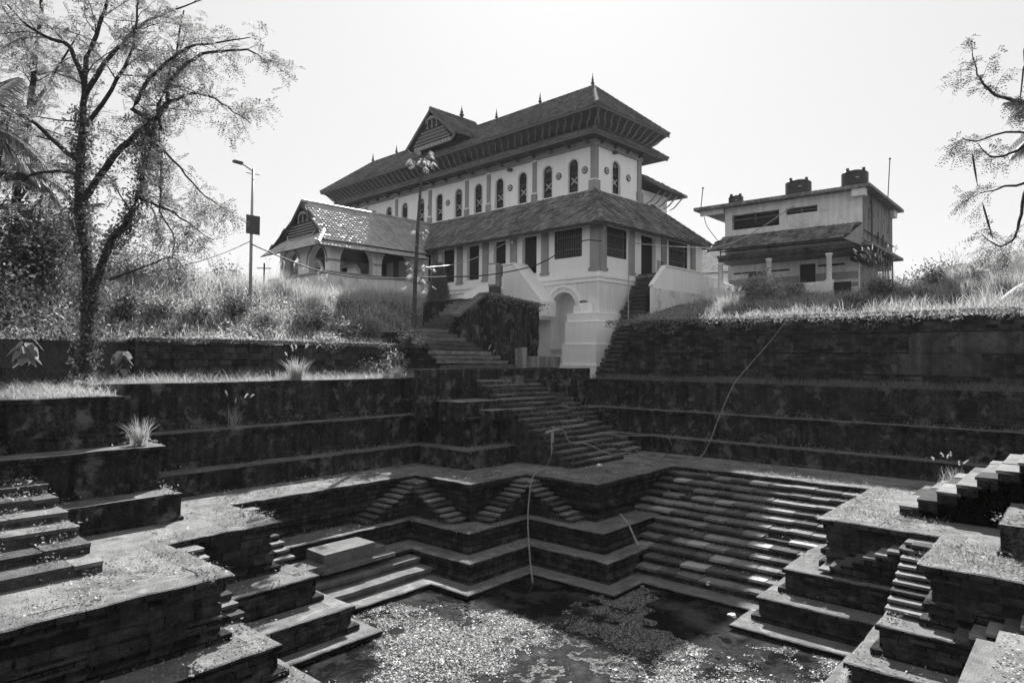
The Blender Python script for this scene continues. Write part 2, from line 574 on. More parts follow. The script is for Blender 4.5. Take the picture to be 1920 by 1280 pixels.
# separate laterite blocks where they can be told apart
OFF = 0.19
for (a, b, nrm) in [((-12.02 - OFF, 0.7), (-12.02 - OFF, 6.1), (1, 0)), ((-14.98 - OFF, 6.5), (-14.98 - OFF, 8.8), (1, 0)),
                    ((-5.2, 18.24 + OFF), (-2.75, 18.24 + OFF), (0, -1)), ((-2.5, 15.5 + OFF), (0.2, 15.5 + OFF), (0, -1))]:
    block_wall(walk, a, b, -4.72, -4.34, 0.19, 0.55, 0.16, nrm)
    A, B = Vector(a), Vector(b); n2 = Vector(nrm)
    block_wall(walk, A + n2 * .13, B + n2 * .13, -4.95, -4.73, 0.22, 0.8, 0.2, nrm)
    block_wall(walk, A + n2 * .07, B + n2 * .07, -4.33, -4.14, 0.19, 0.6, 0.2, nrm)
for (a, b, nrm) in [((-11.2 - .03, 1.6), (-11.2 - .03, 6.6), (1, 0)), ((-14.04 - .03, 6.9), (-14.04 - .03, 9.25), (1, 0)),
                    ((-5.9, 17.44 + .03), (-3.4, 17.44 + .03), (0, -1)), ((-3.2, 15.02 + .03), (-.6, 15.02 + .03), (0, -1))]:
    block_wall(led4, a, b, -5.66, -5.3, 0.12, 0.4, 0.14, nrm)
for (a, b, nrm) in [((-10.45 - .03, 2.5), (-10.45 - .03, 6.95), (1, 0)), ((-13.1 - .03, 7.25), (-13.1 - .03, 9.6), (1, 0)),
                    ((-6.25, 16.64 + .03), (-3.8, 16.64 + .03), (0, -1)), ((-3.6, 14.2 + .03), (-1.4, 14.2 + .03), (0, -1))]:
    block_wall(led5, a, b, -6.21, -5.88, 0.11, 0.4, 0.14, nrm)


# ---- flights of stairs
def slab_row(parent, x0, x1, y0, y1, z0, z1, along, mats, length, gap=0.014, tilt=0.011):
    """a row of separate slabs; along = 'x' or 'y' is the direction of the row"""
    lo, hi = (x0, x1) if along == 'x' else (y0, y1)
    u = lo
    while u < hi - 0.05:
        w = min(length * random.uniform(0.7, 1.35), hi - u)
        if hi - (u + w) < 0.25: w = hi - u
        m = random.choices(list(mats), weights=list(mats.values()))[0]
        me = random.choice(SLB[m])
        jz = random.uniform(-.02, .012)
        if random.random() < .02 and u > lo + .3:
            u += w; continue
        if along == 'x':
            c = (u + w / 2, (y0 + y1) / 2 + random.uniform(-.012, .012), (z0 + z1) / 2 + jz); s = (w - gap, y1 - y0, z1 - z0)
        else:
            c = ((x0 + x1) / 2 + random.uniform(-.012, .012), u + w / 2, (z0 + z1) / 2 + jz); s = (x1 - x0, w - gap, z1 - z0)
        place(me, 'step_slab', parent, c, s, 0, tilt)
        u += w


gs = tagt(empty('stone_staircase', (-8.7, 20.3, Z6)), 'broad flight of slabbed stone steps going down into the water between two bastions', 'stairs')
core = MB()
for i in range(12):
    z = -4.16 - 0.178 * i; y = 23.02 - 0.47 * i
    xl = -12.2 if z > Z4 else (-11.12 if z > Z5 else -10.45)
    xr = -5.2 if z > Z4 else (-5.95 if z > Z5 else -6.33)
    core.box(xl, xr, y + .05, 23.6 if i == 0 else y + .6, -6.9, z - .05)
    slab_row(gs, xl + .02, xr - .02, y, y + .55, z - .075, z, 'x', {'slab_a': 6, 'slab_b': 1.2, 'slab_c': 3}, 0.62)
co = core.build('stair_core', 'block')  # darker core below pale slabs colours in some of the riser shade
for o in list(gs.children): o.location -= gs.location
co.parent = gs; co.location = -gs.location


def stair(name, label, n, x0, tread, y0, y1, z0, rise, dirx, mats, length=1.1, group=None, core_mat='block', jitter=0.0):
    root = tagt(empty(name, (x0, (y0 + y1) / 2, z0)), label, 'stairs', group)
    cb = MB()
    for i in range(n):
        xa = x0 + dirx * tread * i
        xb = xa + dirx * (tread + 0.12)
        zt = z0 + rise * (i + 1)
        ja, jb = random.uniform(0, jitter), random.uniform(0, jitter)
        xx = sorted((xa, xb))
        slab_row(root, xx[0], xx[1], y0 + ja, y1 - jb, zt - .075, zt, 'y', mats, length)
        xx = sorted((xa + dirx * .03, x0 + dirx * tread * n))
        cb.box(xx[0], xx[1], y0 + .02 + ja, y1 - .02 - jb, z0 - .02, zt - .04)
    c = cb.build('stair_core', core_mat)  # riser shade is partly coloured in by this darker core
    for o in list(root.children): o.location -= root.location
    c.parent = root; c.location = -root.location
    return root


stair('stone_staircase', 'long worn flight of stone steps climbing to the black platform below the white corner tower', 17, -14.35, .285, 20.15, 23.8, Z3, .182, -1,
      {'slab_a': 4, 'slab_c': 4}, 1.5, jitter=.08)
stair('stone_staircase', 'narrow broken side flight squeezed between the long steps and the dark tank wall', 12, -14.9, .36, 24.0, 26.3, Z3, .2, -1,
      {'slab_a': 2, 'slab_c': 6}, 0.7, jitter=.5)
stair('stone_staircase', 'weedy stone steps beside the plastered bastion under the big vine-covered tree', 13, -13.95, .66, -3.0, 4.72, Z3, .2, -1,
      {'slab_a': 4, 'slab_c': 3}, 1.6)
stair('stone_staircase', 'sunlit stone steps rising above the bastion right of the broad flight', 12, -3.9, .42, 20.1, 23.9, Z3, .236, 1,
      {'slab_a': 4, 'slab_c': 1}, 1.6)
# landings of the long flight
for (x0, x1, y0, y1, z) in ((-19.18, -17.95, 18.0, 20.12, -1.66), (-18.4, -17.3, 19.0, 20.12, -2.0)):
    lb = MB(); lb.box(x0, x1, y0, y1, -2.4, z - .03, .02); st_ = struct(lb.build('stair_landing', 'plaster'))
    lb = MB(); lb.box(x0 - .02, x1 + .03, y0 - .03, y1, z - .028, z, .012); lb.build('landing_slab', 'slab_a', st_)  # pale slab on a dark body colours in the lit top
# tilted niche steps on the face of the platform
# small triangular flights in the inner corners
def corner_flight(corner, along, wall_n, label, n=9, ztop=-4.14, zbot=Z4, tread=.25, width=.72):
    """steps hug the wall; along = 2D direction of descent, wall_n = 2D normal pointing away from the wall"""
    root = tagt(empty('corner_steps', (corner[0], corner[1], zbot)), label, 'stairs')
    rise = (ztop - zbot) / n
    a, w = Vector(along), Vector(wall_n)
    for i in range(n):
        zt = ztop - rise * i
        p = a * (tread * (i + .5) + (.3 if i else .15)) + w * (width / 2)
        ln = tread * 1.12 + (.3 if i == 0 else 0)
        sx = ln if abs(a.x) > .5 else width
        sy = width if abs(a.x) > .5 else ln
        place(random.choice(SLB[random.choice(['slab_a', 'slab_a', 'slab_c'])]), 'step', root, (p.x, p.y, zt - zbot - .03), (sx, sy, .06), 0, .012)
        if zt - zbot > .15:
            mb = MB(); mb.box(p.x - sx / 2 + .01, p.x + sx / 2 - .01, p.y - sy / 2 + .02, p.y + sy / 2 - .02, -.02, zt - zbot - .04)
            mb.build('step_base', 'stone', root)  # dark base under a pale step, partly painted riser shade
    return root


corner_flight((-17.75, 15.6), (0, -1), (1, 0), 'small corner steps descending along the wall above the seat block')
corner_flight((-17.75, 15.6), (1, 0), (0, -1), 'small corner steps meeting the seat-side flight at its apex and running towards the hose')
corner_flight((-15.1, 18.34), (0, -1), (1, 0), 'small corner steps just left of the hanging hose')
corner_flight((-15.1, 18.34), (1, 0), (0, -1), 'small corner steps just right of the hanging hose')
corner_flight((-17.75, 8.9), (1, 0), (0, 1), 'small corner steps behind the sunlit left bastion', 8)
corner_flight((-15.1, 6.15), (1, 0), (0, 1), 'small corner steps behind the nearest left bastion', 8)
corner_flight((-2.6, 18.34), (-1, 0), (0, -1), 'small corner steps on the bastion beside the broad flight, sloping to it')
corner_flight((-2.6, 18.34), (0, -1), (-1, 0), 'small corner steps on the inner angle of the two right bastions, lit from behind')
corner_flight((0.55, 15.6), (-1, 0), (0, -1), 'small sunlit corner steps at the foot of the near right bastion', 9)

# recess on the left: two wide steps down to the water, with the seat block
for (x, z, lab) in ((-15.3, -5.965, 'upper wide step between the left bastions, under the seat block'), (-14.76, -6.15, 'lower wide step between the left bastions, next to the water')):
    mb = sweep([(x, 9.9), (x, 13.75)], [(-1.3, z), (-.25, z + .004), (0, z), (.004, z - .10), (-.05, z - .11), (-.05, z - .35)], amp=.03)
    tagt(mb.build('stone_step', 'ledge'), lab, 'step')
sb = tagt(empty('seat_block', (-16.1, 11.6, Z5)), 'raised stone bathing seat on the ledge between the left bastions', 'stone seat')
mb = MB(); mb.box(-.45, .42, -.95, .75, 0, .47, .02); mb.build('seat', 'ledge', sb)
mb = MB(); mb.box(-.3, .5, -1.55, -.96, 0, .2, .02); mb.build('step', 'ledge', sb)
mb = MB(); mb.box(-.4, .3, .76, 1.2, 0, .27, .02); mb.build('step', 'ledge', sb)
mb = MB(); mb.box(-.45, .62, -1.1, 1.3, -.005, .1, .02); mb.build('base', 'ledge', sb)

# near right: littered platform
pf = tagt(empty('stone_platform', (-.2, 11.6, Z5)), 'leaf-strewn stone platform beside the near right bastion', 'platform')
mb = MB(); mb.box(-.95, 2.5, -5.5, 1.45, -1.0, 1.62, .02); mb.build('platform_top', 'pave', pf)
mb = MB(); mb.box(-1.25, 2.5, -5.5, 1.55, -1.0, 1.36, .02); mb.build('lower_step', 'pave', pf)

# ---------------------------------------------------------------- upper plastered walls
T2 = [(-19.6, 7.4), (-19.6, 17.4), (-16.95, 17.4), (-16.95, 26.5), (-1.5, 26.5), (-1.5, 17.35), (2.6, 17.35), (2.6, -3), (-16.95, -3), (-16.95, 7.4)]
T1 = [(-20.45, 7.26), (-20.45, 18.4), (-17.87, 18.4), (-17.87, 27.3), (0.4, 27.3), (0.4, 18.3), (3.4, 18.3), (3.4, -3.9), (-17.87, -3.9), (-17.87, 7.26)]
def upper(name, label, poly, rect, z, prof, closed=True):
    pl = plane_with_hole(rect, offset_poly(poly, -.3), z - .015).build('ledge_top', 'ledge')
    f = sweep(poly, [(prof[0][0] - .02, z)] + prof, closed, seg=.3, amp=.022).build('wall_face', 'plaster')
    tp_ = sweep(poly, [(-.75, z - .03), (-.75, z + .004), (prof[0][0] - .02, z)], closed, seg=.3, amp=.022).build('ledge_slab', 'ledge')  # ledge top split off in a paler colour to look lit
    root = tagt(empty(name, (-20, 12, z)), label, 'wall')
    for o in (pl, f, tp_): o.parent = root; o.location = (20, -12, -z)
    return root


upper('tank_wall', 'low black-stained plaster wall ringing the walkway of the tank', T2, (-26, 8, -8, 32), -3.36,
      [(.03, -3.36), (.035, -3.43), (0, -3.45), (-.01, -3.9), (.05, -3.93), (.05, -4.03)])
upper('tank_wall', 'middle black-stained plaster wall of the tank with a moulded lip', T1, (-26, 8, -8, 32), -2.28,
      [(.12, -2.28), (.12, -2.35), (.05, -2.38), (.05, -2.47), (0, -2.5), (0, -3.16), (.06, -3.2), (.06, -3.37)])


def t0wall(label, pts, z, back):
    pr = [(-back, z - .02), (-.5, z - .01), (-.4, z), (.05, z), (.05, z - .11), (0, z - .13), (0, -1.95), (.07, -1.98), (.07, -2.06), (.14, -2.1), (.14, -2.3)]
    o = sweep(pts, pr, amp=.025).build('tank_wall', 'plaster')
    return tagt(o, label, 'wall')


t0wall('topmost plaster wall of the tank in front of the blockwork bank', [(-21.3, 6.7), (-21.3, 19.9)], -.86, 3.4)
t0wall('topmost plaster wall projecting under the vine-covered tree', [(-18.7, -5), (-18.7, 6.66), (-21.6, 6.66)], -1.05, 5)
t0wall('topmost plaster wall of the tank below the tall brick retaining wall', [(-19.4, 28), (6, 28)], -1.0, 3.5)
blk = sweep([(-19.75, 17.3), (-19.2, 17.3), (-19.2, 28.4)], [(-.7, -.49), (-.5, -.475), (0, -.47), (.02, -.6), (0, -.62), (0, -2.3)], amp=.03).build('platform_wall', 'plaster')
mb = MB(); mb.box(-24.5, -19.6, 19.7, 28.4, -1.5, -.495); mb.build('platform_floor', 'pave', blk)
mb = MB(); mb.box(-20.4, -19.6, 17.9, 19.68, -2.4, -.6); mb.build('platform_return', 'plaster', blk)
tagt(blk, 'black platform wall at the head of the long steps', 'wall')
mb = MB()
for i in range(5):
    for j in range(2):
        mb.box(-19.2, -18.9 + .05 * j, 21.6 + j * .7 - i * .12, 22.1 + j * .7 - i * .1, -1.9, -.78 - i * .22, .02)
tagt(mb.build('niche_steps', 'coping'), 'tiny tread stones set into the face of the black platform wall', 'steps')

# ---------------------------------------------------------------- water
wm = bpy.data.materials.new('pond_water'); wm.use_nodes = True
_n, _l = wm.node_tree.nodes, wm.node_tree.links
_b = _n['Principled BSDF']
_b.inputs['Base Color'].default_value = g3(0.006); _b.inputs['Roughness'].default_value = 0.12
_b.inputs['Specular IOR Level'].default_value = 0.35
_sc = _n.new('ShaderNodeTexNoise'); _sc.inputs['Scale'].default_value = .9; _sc.inputs['Detail'].default_value = 12; _sc.inputs['Roughness'].default_value = .72
_g0 = _n.new('ShaderNodeNewGeometry'); _l.new(_g0.outputs['Position'], _sc.inputs['Vector'])
_rr = _n.new('ShaderNodeValToRGB'); _rr.color_ramp.elements[0].position = .47; _rr.color_ramp.elements[1].position = .66
_rr.color_ramp.elements[0].color = g3(.006); _rr.color_ramp.elements[1].color = g3(.06)
_l.new(_sc.outputs[0], _rr.inputs[0]); _l.new(_rr.outputs[0], _b.inputs['Base Color'])
_r2 = _n.new('ShaderNodeMapRange'); _r2.inputs[1].default_value = .45; _r2.inputs[2].default_value = .6; _r2.inputs[3].default_value = .1; _r2.inputs[4].default_value = .75
_l.new(_sc.outputs[0], _r2.inputs[0]); _l.new(_r2.outputs[0], _b.inputs['Roughness'])
_r3 = _n.new('ShaderNodeMapRange'); _r3.inputs[1].default_value = .44; _r3.inputs[2].default_value = .5; _r3.inputs[3].default_value = .35; _r3.inputs[4].default_value = .0
_l.new(_sc.outputs[0], _r3.inputs[0]); _l.new(_r3.outputs[0], _b.inputs['Specular IOR Level'])
_t = _n.new('ShaderNodeTexNoise'); _t.inputs['Scale'].default_value = 5; _t.inputs['Detail'].default_value = 4
_g = _n.new('ShaderNodeNewGeometry'); _l.new(_g.outputs['Position'], _t.inputs['Vector'])
_bp = _n.new('ShaderNodeBump'); _bp.inputs['Strength'].default_value = .25; _bp.inputs['Distance'].default_value = .03
_l.new(_t.outputs[0], _bp.inputs['Height']); _l.new(_bp.outputs[0], _b.inputs['Normal'])
MT['water'] = wm
mb = MB(); mb.add([(-21, -3, ZW), (3, -3, ZW), (3, 25, ZW), (-21, 25, ZW)], [(0, 1, 2, 3)])
struct(mb.build('water', 'water'))


# floating weed
def in_poly(x, y, poly):
    c = False; n = len(poly)
    for i in range(n):
        x1, y1 = poly[i]; x2, y2 = poly[i - 1]
        if (y1 > y) != (y2 > y) and x < (x2 - x1) * (y - y1) / (y2 - y1) + x1: c = not c
    return c


def quads_flat(P, S, tilt, rng=RNG):
    """small random leaf quads at points P with half sizes S"""
    n = len(P)
    nrm = np.stack([rng.normal(0, tilt, n), rng.normal(0, tilt, n), np.ones(n)], 1)
    nrm /= np.linalg.norm(nrm, axis=1)[:, None]
    a = rng.uniform(0, 2 * np.pi, n)
    t = np.stack([np.cos(a), np.sin(a), np.zeros(n)], 1)
    u = np.cross(nrm, t); u /= np.linalg.norm(u, axis=1)[:, None]
    v = np.cross(nrm, u)
    S = S[:, None]
    V = np.stack([P - u * S, P - v * S * .7, P + u * S, P + v * S * .7], 1).reshape(-1, 3)
    return V, np.arange(n * 4).reshape(-1, 4)


pts = []
while len(pts) < 120000:
    x, y = random.uniform(-14.2, -2), random.uniform(6.5, 17.2)
    if not in_poly(x, y, P6): continue
    d = noise.fractal(Vector((x * .42, y * .42, 3.1)), 1.0, 2.0, 4) + .35 * noise.noise(Vector((x * 2.2, y * 2.2, 7)))
    cl = (x + 7.2) ** 2 / 4 + (y - 16.2) ** 2 / 3      # clear water at the foot of the broad flight
    if d + .25 * noise.noise(Vector((x * 6, y * 6, 2))) + random.gauss(0, .12) < .06 or cl + .5 * noise.noise(Vector((x * 2, y * 2, 0))) < .8 or (x < -10.5 and 13.6 < y - .6 * (x + 11)): continue
    pts.append((x, y, ZW + .012))
P = np.array(pts)
V, Q = quads_flat(P, (.005 + .009 * RNG.exponential(1.0, len(P))).clip(.005, .05), .3)
stuff(npmesh('floating_weed', V, Q, 'duck'), 'pale floating weed scattered over the dark water', 'weed')

# ---------------------------------------------------------------- terraces above, retaining walls
lw = tagt(empty('retaining_wall', (-23.5, 14, -.86)), 'dark blockwork retaining wall holding the overgrown bank behind the grassy strip', 'wall')
mb = MB(); mb.box(-.9, -.05, -5.3, -.4, -.1, 1.35); mb.box(-1.3, -.5, .5, 6.6, -.1, 1.38)
mb.build('wall_core', 'stone', lw)
block_wall(lw, (0, -5.3), (0, -.4), 0, 1.42, .235, .55, .3, (1, 0))
block_wall(lw, (-.45, .5), (-.45, 6.6), 0, 1.46, .24, .55, .3, (1, 0))
lw2 = tagt(empty('retaining_wall', (-21.6, 3.3, -1.05)), 'short low block wall under the big arum leaves', 'wall')
block_wall(lw2, (0, -3.5), (0, 1.6), 0, .72, .24, .6, .3, (1, 0))

rw = tagt(empty('retaining_wall', (-6, 30, -1.0)), 'tall dark brick retaining wall below the grassy bank and the annex', 'wall')
mb = MB()
mb.prism([(-12.6, .06, -.2), (14, .06, -.2), (14, .06, 2.62), (2, .06, 2.75), (-11.2, .06, 2.95), (-11.9, .06, 1.6)], (0, .7, 0)); mb.build('wall_core', 'stone', rw)
mb = MB()
for r in range(20):
    z0 = r * .148; u = -13.0 + random.uniform(0, .3) + z0 * .42
    if z0 > 2.85: break
    while u < 14:
        w = .36 * random.uniform(.7, 1.3)
        top = 2.95 - max(0, u + 11) * .013
        if z0 + .14 < top and random.random() > .02:
            pr = random.uniform(-.03, .03)
            mb.box(u, u + w - .012, -.0 + pr, .14, z0, z0 + .136, .012)
        u += w
stuff(mb.build('bricks', 'brickw', rw))
mb = MB()
for k, (zz, th) in enumerate(((.42, .05), (1.28, .05), (2.1, .05))):
    mb.box(-11.5 if k else -12.4, 14, -.05, .03, zz, zz + th, .01)
mb.build('string_course', 'stone', rw)
mb = MB(); mb.box(.6, 14, -.075, .0, 1.33, 2.08, .02); mb.box(.2, 2.9, -.07, 0, .47, 1.28, .02); mb.box(3.2, 14, -.072, 0, .2, .42, .02); mb.build('plaster_patch', 'patch', rw)

np_ = tagt(empty('stone_pier', (-.9, 1.6, Z3)), 'low stone pier under the nearest seeding grasses', 'pier')
mb = MB(); mb.box(-1.1, 1.3, -.8, 1.0, 0, 2.0, .03); mb.build('masonry', 'stone', np_)
mb = MB(); mb.box(-1.2, 1.4, -.9, 1.1, 2.0, 2.06, .02); mb.build('coping', 'coping', np_)

# ================================================================ roofs
def tiles(parent, e0, e1, r0, r1, mat='tile', w=.24, th=.34, hump=.04, lift=.07, name='tiles'):
    """overlapping pan tiles on the trapezoid eave e0-e1, top r0-r1 (plus the boarding below)"""
    e0, e1, r0, r1 = (np.array(p, float) for p in (e0, e1, r0, r1))
    eu = (e1 - e0) / np.linalg.norm(e1 - e0)
    L = np.linalg.norm(e1 - e0)
    sl = (r0 - e0) - eu * np.dot(r0 - e0, eu)
    H = np.linalg.norm(sl); s = sl / H
    nr = np.cross(eu, s)
    if nr[2] < 0: nr = -nr
    a0, a1 = np.dot(r0 - e0, eu), np.dot(r1 - e0, eu)
    U = []
    for j in range(int(H / th) + 1):
        s0 = j * th; sm = min(s0 + th * .5, H)
        lo = a0 * sm / H; hi = L + (a1 - L) * sm / H
        k0 = math.ceil(lo / w - .4); k1 = math.floor(hi / w + .4)
        for k in range(k0, k1): U.append((k * w + (w / 2 if j % 2 else 0) * 0, s0, min(s0 + th * 1.1, H + .02)))
    U = np.array(U)
    n = len(U)
    ju = RNG.normal(0, .006, n); jn = RNG.normal(0, .008, n)
    V = np.zeros((n, 8, 3))
    us = (0.02, .42, .60, 1.0); hs = (0.0, hump, hump * .9, 0.0)
    for q in range(4):
        uu = (U[:, 0] + ju + us[q] * w)[:, None]
        V[:, q] = e0 + eu * uu + s * (U[:, 1] - .03)[:, None] + nr * (hs[q] + lift + jn)[:, None]
        V[:, 4 + q] = e0 + eu * uu + s * U[:, 2][:, None] + nr * (hs[q] + jn * .3)[:, None]
    V2 = V[:, :4] - nr * (lift + .005)
    V = np.concatenate([V, V2], 1).reshape(-1, 3)
    b = np.arange(n)[:, None] * 12
    Fq = np.concatenate([b + np.array([[0, 1, 5, 4]]), b + np.array([[1, 2, 6, 5]]), b + np.array([[2, 3, 7, 6]]), b + np.array([[8, 9, 1, 0]]), b + np.array([[9, 10, 2, 1]]), b + np.array([[10, 11, 3, 2]])])
    o = npmesh(name, V, Fq, mat, parent)
    stuff(o)
    mb = MB()
    q = [e0 - nr * .02, e1 - nr * .02, r1 - nr * .02, r0 - nr * .02]
    mb.prism(q, -nr * .06)
    mb.build('roof_boarding', 'wood', parent)
    return o


def caps(parent, p0, p1, mat='tile', r=.13, step=.38):
    p0, p1 = Vector(p0), Vector(p1)
    n = max(1, int((p1 - p0).length / step)); mb = MB()
    d = (p1 - p0) / n
    for i in range(n):
        a = p0 + d * i + Vector((0, 0, .05)); b = a + d * 1.12
        mb.tube([a, b], [r * 1.15, r * .92], 8)
    o = mb.build('ridge_tiles', mat, parent)
    return stuff(o)


def finial(parent, p, h=.9, r=.12):
    mb = MB()
    mb.lathe([(r * .9, 0), (r * .5, h * .12), (r, h * .22), (r * .95, h * .3), (r * .4, h * .38), (r * .7, h * .46), (r * .65, h * .52), (r * .25, h * .6),
              (r * .42, h * .68), (r * .2, h * .76), (.012, h)], p, 10)
    return mb.build('finial', 'metal', parent, True)


# ================================================================ the temple house
hs_root = tagt(empty('temple_building', (-21.37, 32.5, 0), R(-4)), 'large white two-storey house with tiled hipped roofs, arched windows and timber brackets above the tank', 'building')
ZP = 5.06      # plinth top
W2X, W2Y0, W2Y1, W2X1 = -2.65, 3.0, 8.1, -32.4   # upper storey walls


def front(y):   # frame of a wall facing -y
    return lambda u, v, d: Vector((u, y + d, v))


def side(x):    # frame of a wall facing +x, u = y
    return lambda u, v, d: Vector((x - d, u, v))


# plinth with the arched niche
niche = arch(-2.65, 1.0, .55, 2.95, 14)
wall_holes(-37, 0, -1.3, 4.45, [niche], .9, front(0)).build('plinth_front', 'plinthw', hs_root)
mb = MB(); mb.box(-3.7, -1.6, .9, .95, .5, 4.2); mb.build('niche_back', 'plinthw', hs_root)
mb = MB(); mb.box(-3.64, -1.66, .0, .88, .2, .56); mb.build('niche_floor', 'white', hs_root)
wall_holes(0, 12.2, -1.3, 4.45, [], .1, side(0)).build('plinth_side', 'plinthw', hs_root)
mb = MB()
for k in range(14):   # hood mould over the niche
    a0, a1 = math.pi * k / 14, math.pi * (k + 1) / 14
    q = [(-2.65 + rr * math.cos(a), 2.95 + rr * math.sin(a)) for rr, a in ((1.28, a0), (1.42, a0), (1.42, a1), (1.28, a1))]
    mb.prism([(x, 0.004, z) for x, z in q], (0, -.07, 0))
mb.build('niche_hood', 'white', hs_root)
for (z0, z1, o) in ((4.44, 4.56, .06), (4.56, 4.68, .02), (4.68, 4.84, .10), (4.84, 4.92, .05), (4.92, ZP, .02)):
    mb = MB(); mb.box(-37, o, -o, 1.0, z0, z1); mb.box(-1, o, 1.0, 12.2, z0, z1); mb.build('plinth_moulding', 'white', hs_root)
mb = MB(); mb.box(-37, -.02, .02, 12.2, ZP - .2, ZP - .004); mb.build('verandah_floor', 'concrete', hs_root)
# stepped corner buttress
for (z0, z1, o, l) in ((-1.3, -.36, .50, 2.25), (-.36, .82, .38, 2.1), (.82, 2.12, .30, 1.95), (2.12, 2.60, .24, 1.85)):
    mb = MB(); mb.box(-l, o, -o - .35, .3, z0, z1); mb.box(-.3, o, .3, 1.6 + o, z0, z1); mb.build('corner_buttress', 'white', hs_root)
    mb = MB(); mb.box(-l - .015, o + .015, -o - .365, .28, z1 - .06, z1 - .012); mb.box(-.3, o + .015, .3, 1.615 + o, z1 - .06, z1 - .012); mb.build('buttress_band', 'white', hs_root)
mb = MB(); mb.box(-1.45, -.85, -.5, -.02, 2.6, 3.05); mb.box(-1.0, -.4, -.4, -.02, 2.6, 3.2); mb.build('buttress_step', 'white', hs_root)
mb = MB(); mb.box(-1.1, -.75, -.36, -.1, 3.2, 3.34); mb.build('offering_stone', 'concrete', hs_root)

# ground storey front and side
gf = [(-3.42, -1.29, 5.98, 7.67), (-6.13, -4.89, 5.3, 7.67), (-8.77, -7.62, 5.3, 7.67), (-11.43, -10.18, 5.3, 7.67), (-14.14, -12.75, 5.3, 7.67)]
gf += [(-16.7, -15.4, 5.3, 7.6), (-22.2, -20.9, 5.3, 7.6), (-25, -23.7, 5.3, 7.6), (-28, -26.7, 5.3, 7.6), (-31, -29.7, 5.3, 7.6)]
rect = lambda a: [(a[0], a[2]), (a[1], a[2]), (a[1], a[3]), (a[0], a[3])]
wall_holes(-36.5, -.02, ZP, 8.22, [rect(a) for a in gf], .3, front(.06)).build('ground_floor_wall', 'white', hs_root)
sd = [(0.75, 2.8, 5.95, 7.7), (4.35, 5.97, 5.15, 7.7), (7.5, 9.85, 5.9, 7.75)]
wall_holes(.06, 11.9, ZP, 8.22, [rect(a) for a in sd], .3, side(-.06)).build('ground_floor_wall', 'white', hs_root)
wall_holes(-36.5, -.1, -1, 7.6, [], .1, front(11.9)).build('rear_wall', 'white', hs_root)
wall_holes(.1, 11.9, -1, 7.6, [], .1, side(-36.5)).build('end_wall', 'white', hs_root)


def grille(fr, u0, u1, v0, v1, parent):
    """timber window of turned bars in a frame"""
    def bx(m, a0, a1, b0, b1, d0, d1):
        p = [fr(a0, b0, d0), fr(a1, b0, d0), fr(a1, b1, d0), fr(a0, b1, d0)]
        e = fr(a0, b0, d1) - fr(a0, b0, d0)
        m.prism(p, e)
    fm = MB()
    for a in ((u0, u0 + .1, v0, v1), (u1 - .1, u1, v0, v1), (u0 + .1, u1 - .1, v0, v0 + .1), (u0 + .1, u1 - .1, v1 - .1, v1)): bx(fm, *a, .02, .14)
    w = fm.build('window', 'wood', parent)
    m = MB(); bx(m, u0 + .05, u1 - .05, v0 + .05, v1 - .05, .25, .28); m.build('dark_interior', 'shutter', w)
    n = 11
    for k in range(n):
        c = u0 + .1 + (u1 - u0 - .2) * (k + .5) / n
        m = MB(); prof = [(.022, 0), (.04, .12), (.022, .22), (.03, .5), (.022, .75), (.042, .85), (.022, 1)]
        m.tube([fr(c, v0 + .1 + (v1 - v0 - .2) * t, .09) for _, t in prof], [r for r, _ in prof], 6)
        m.build('bar', 'woodm', w)
    m = MB(); bx(m, u0 + .1, u1 - .1, v0 + (v1 - v0) * .27, v0 + (v1 - v0) * .31, .06, .12); bx(m, u0 + .1, u1 - .1, v0 + (v1 - v0) * .72, v0 + (v1 - v0) * .77, .06, .12)
    m.build('cross_rail', 'woodm', w)
    return w


grille(front(.06), -3.42, -1.29, 5.98, 7.67, hs_root)
grille(side(-.06), .75, 2.8, 5.95, 7.7, hs_root)
grille(side(-.06), 7.5, 9.85, 5.9, 7.75, hs_root)


def door(fr, a, parent):
    m = MB(); m.prism([fr(a[0] - .1, a[2] - .05, .28), fr(a[1] + .1, a[2] - .05, .28), fr(a[1] + .1, a[3] + .05, .28), fr(a[0] - .1, a[3] + .05, .28)], fr(0, 0, .34) - fr(0, 0, .28))
    d = m.build('door', 'shutter', parent)
    m = MB(); n = 4
    for k in range(n):
        u = a[0] + (a[1] - a[0]) * (k + .5) / n; hw = (a[1] - a[0]) / n * .42
        m.prism([fr(u - hw, a[2], .255), fr(u + hw, a[2], .255), fr(u + hw, a[3], .255), fr(u - hw, a[3], .255)], fr(0, 0, .275) - fr(0, 0, .255))
    m.build('door_boards', 'shutter', d)
    return d


for a in gf[1:]: door(front(.06), a, hs_root)
door(side(-.06), sd[1], hs_root)
for k, u in enumerate((-4.16, -6.86, -9.48, -12.1, -14.8, -17.4, -19.6)):
    mb = MB(); mb.box(u - .27, u + .27, -.05, .055, ZP + .16, 8.18); mb.box(u - .33, u + .33, -.09, .055, ZP, ZP + .16); mb.build('pilaster', 'greyp', hs_root)
mb = MB(); mb.box(-.62, .0, -.06, .05, ZP + .18, 8.18); mb.box(-.05, .06, .05, .68, ZP + .18, 8.18); mb.box(-.7, .05, -.1, .05, ZP, ZP + .18); mb.box(-.05, .1, .05, .76, ZP, ZP + .18)
mb.build('corner_pilaster', 'greyp', hs_root)
for y in (3.25, 6.85, 10.5):
    mb = MB(); mb.box(-.055, .05, y - .27, y + .27, ZP + .16, 8.18); mb.box(-.055, .09, y - .33, y + .33, ZP, ZP + .16); mb.build('pilaster', 'greyp', hs_root)
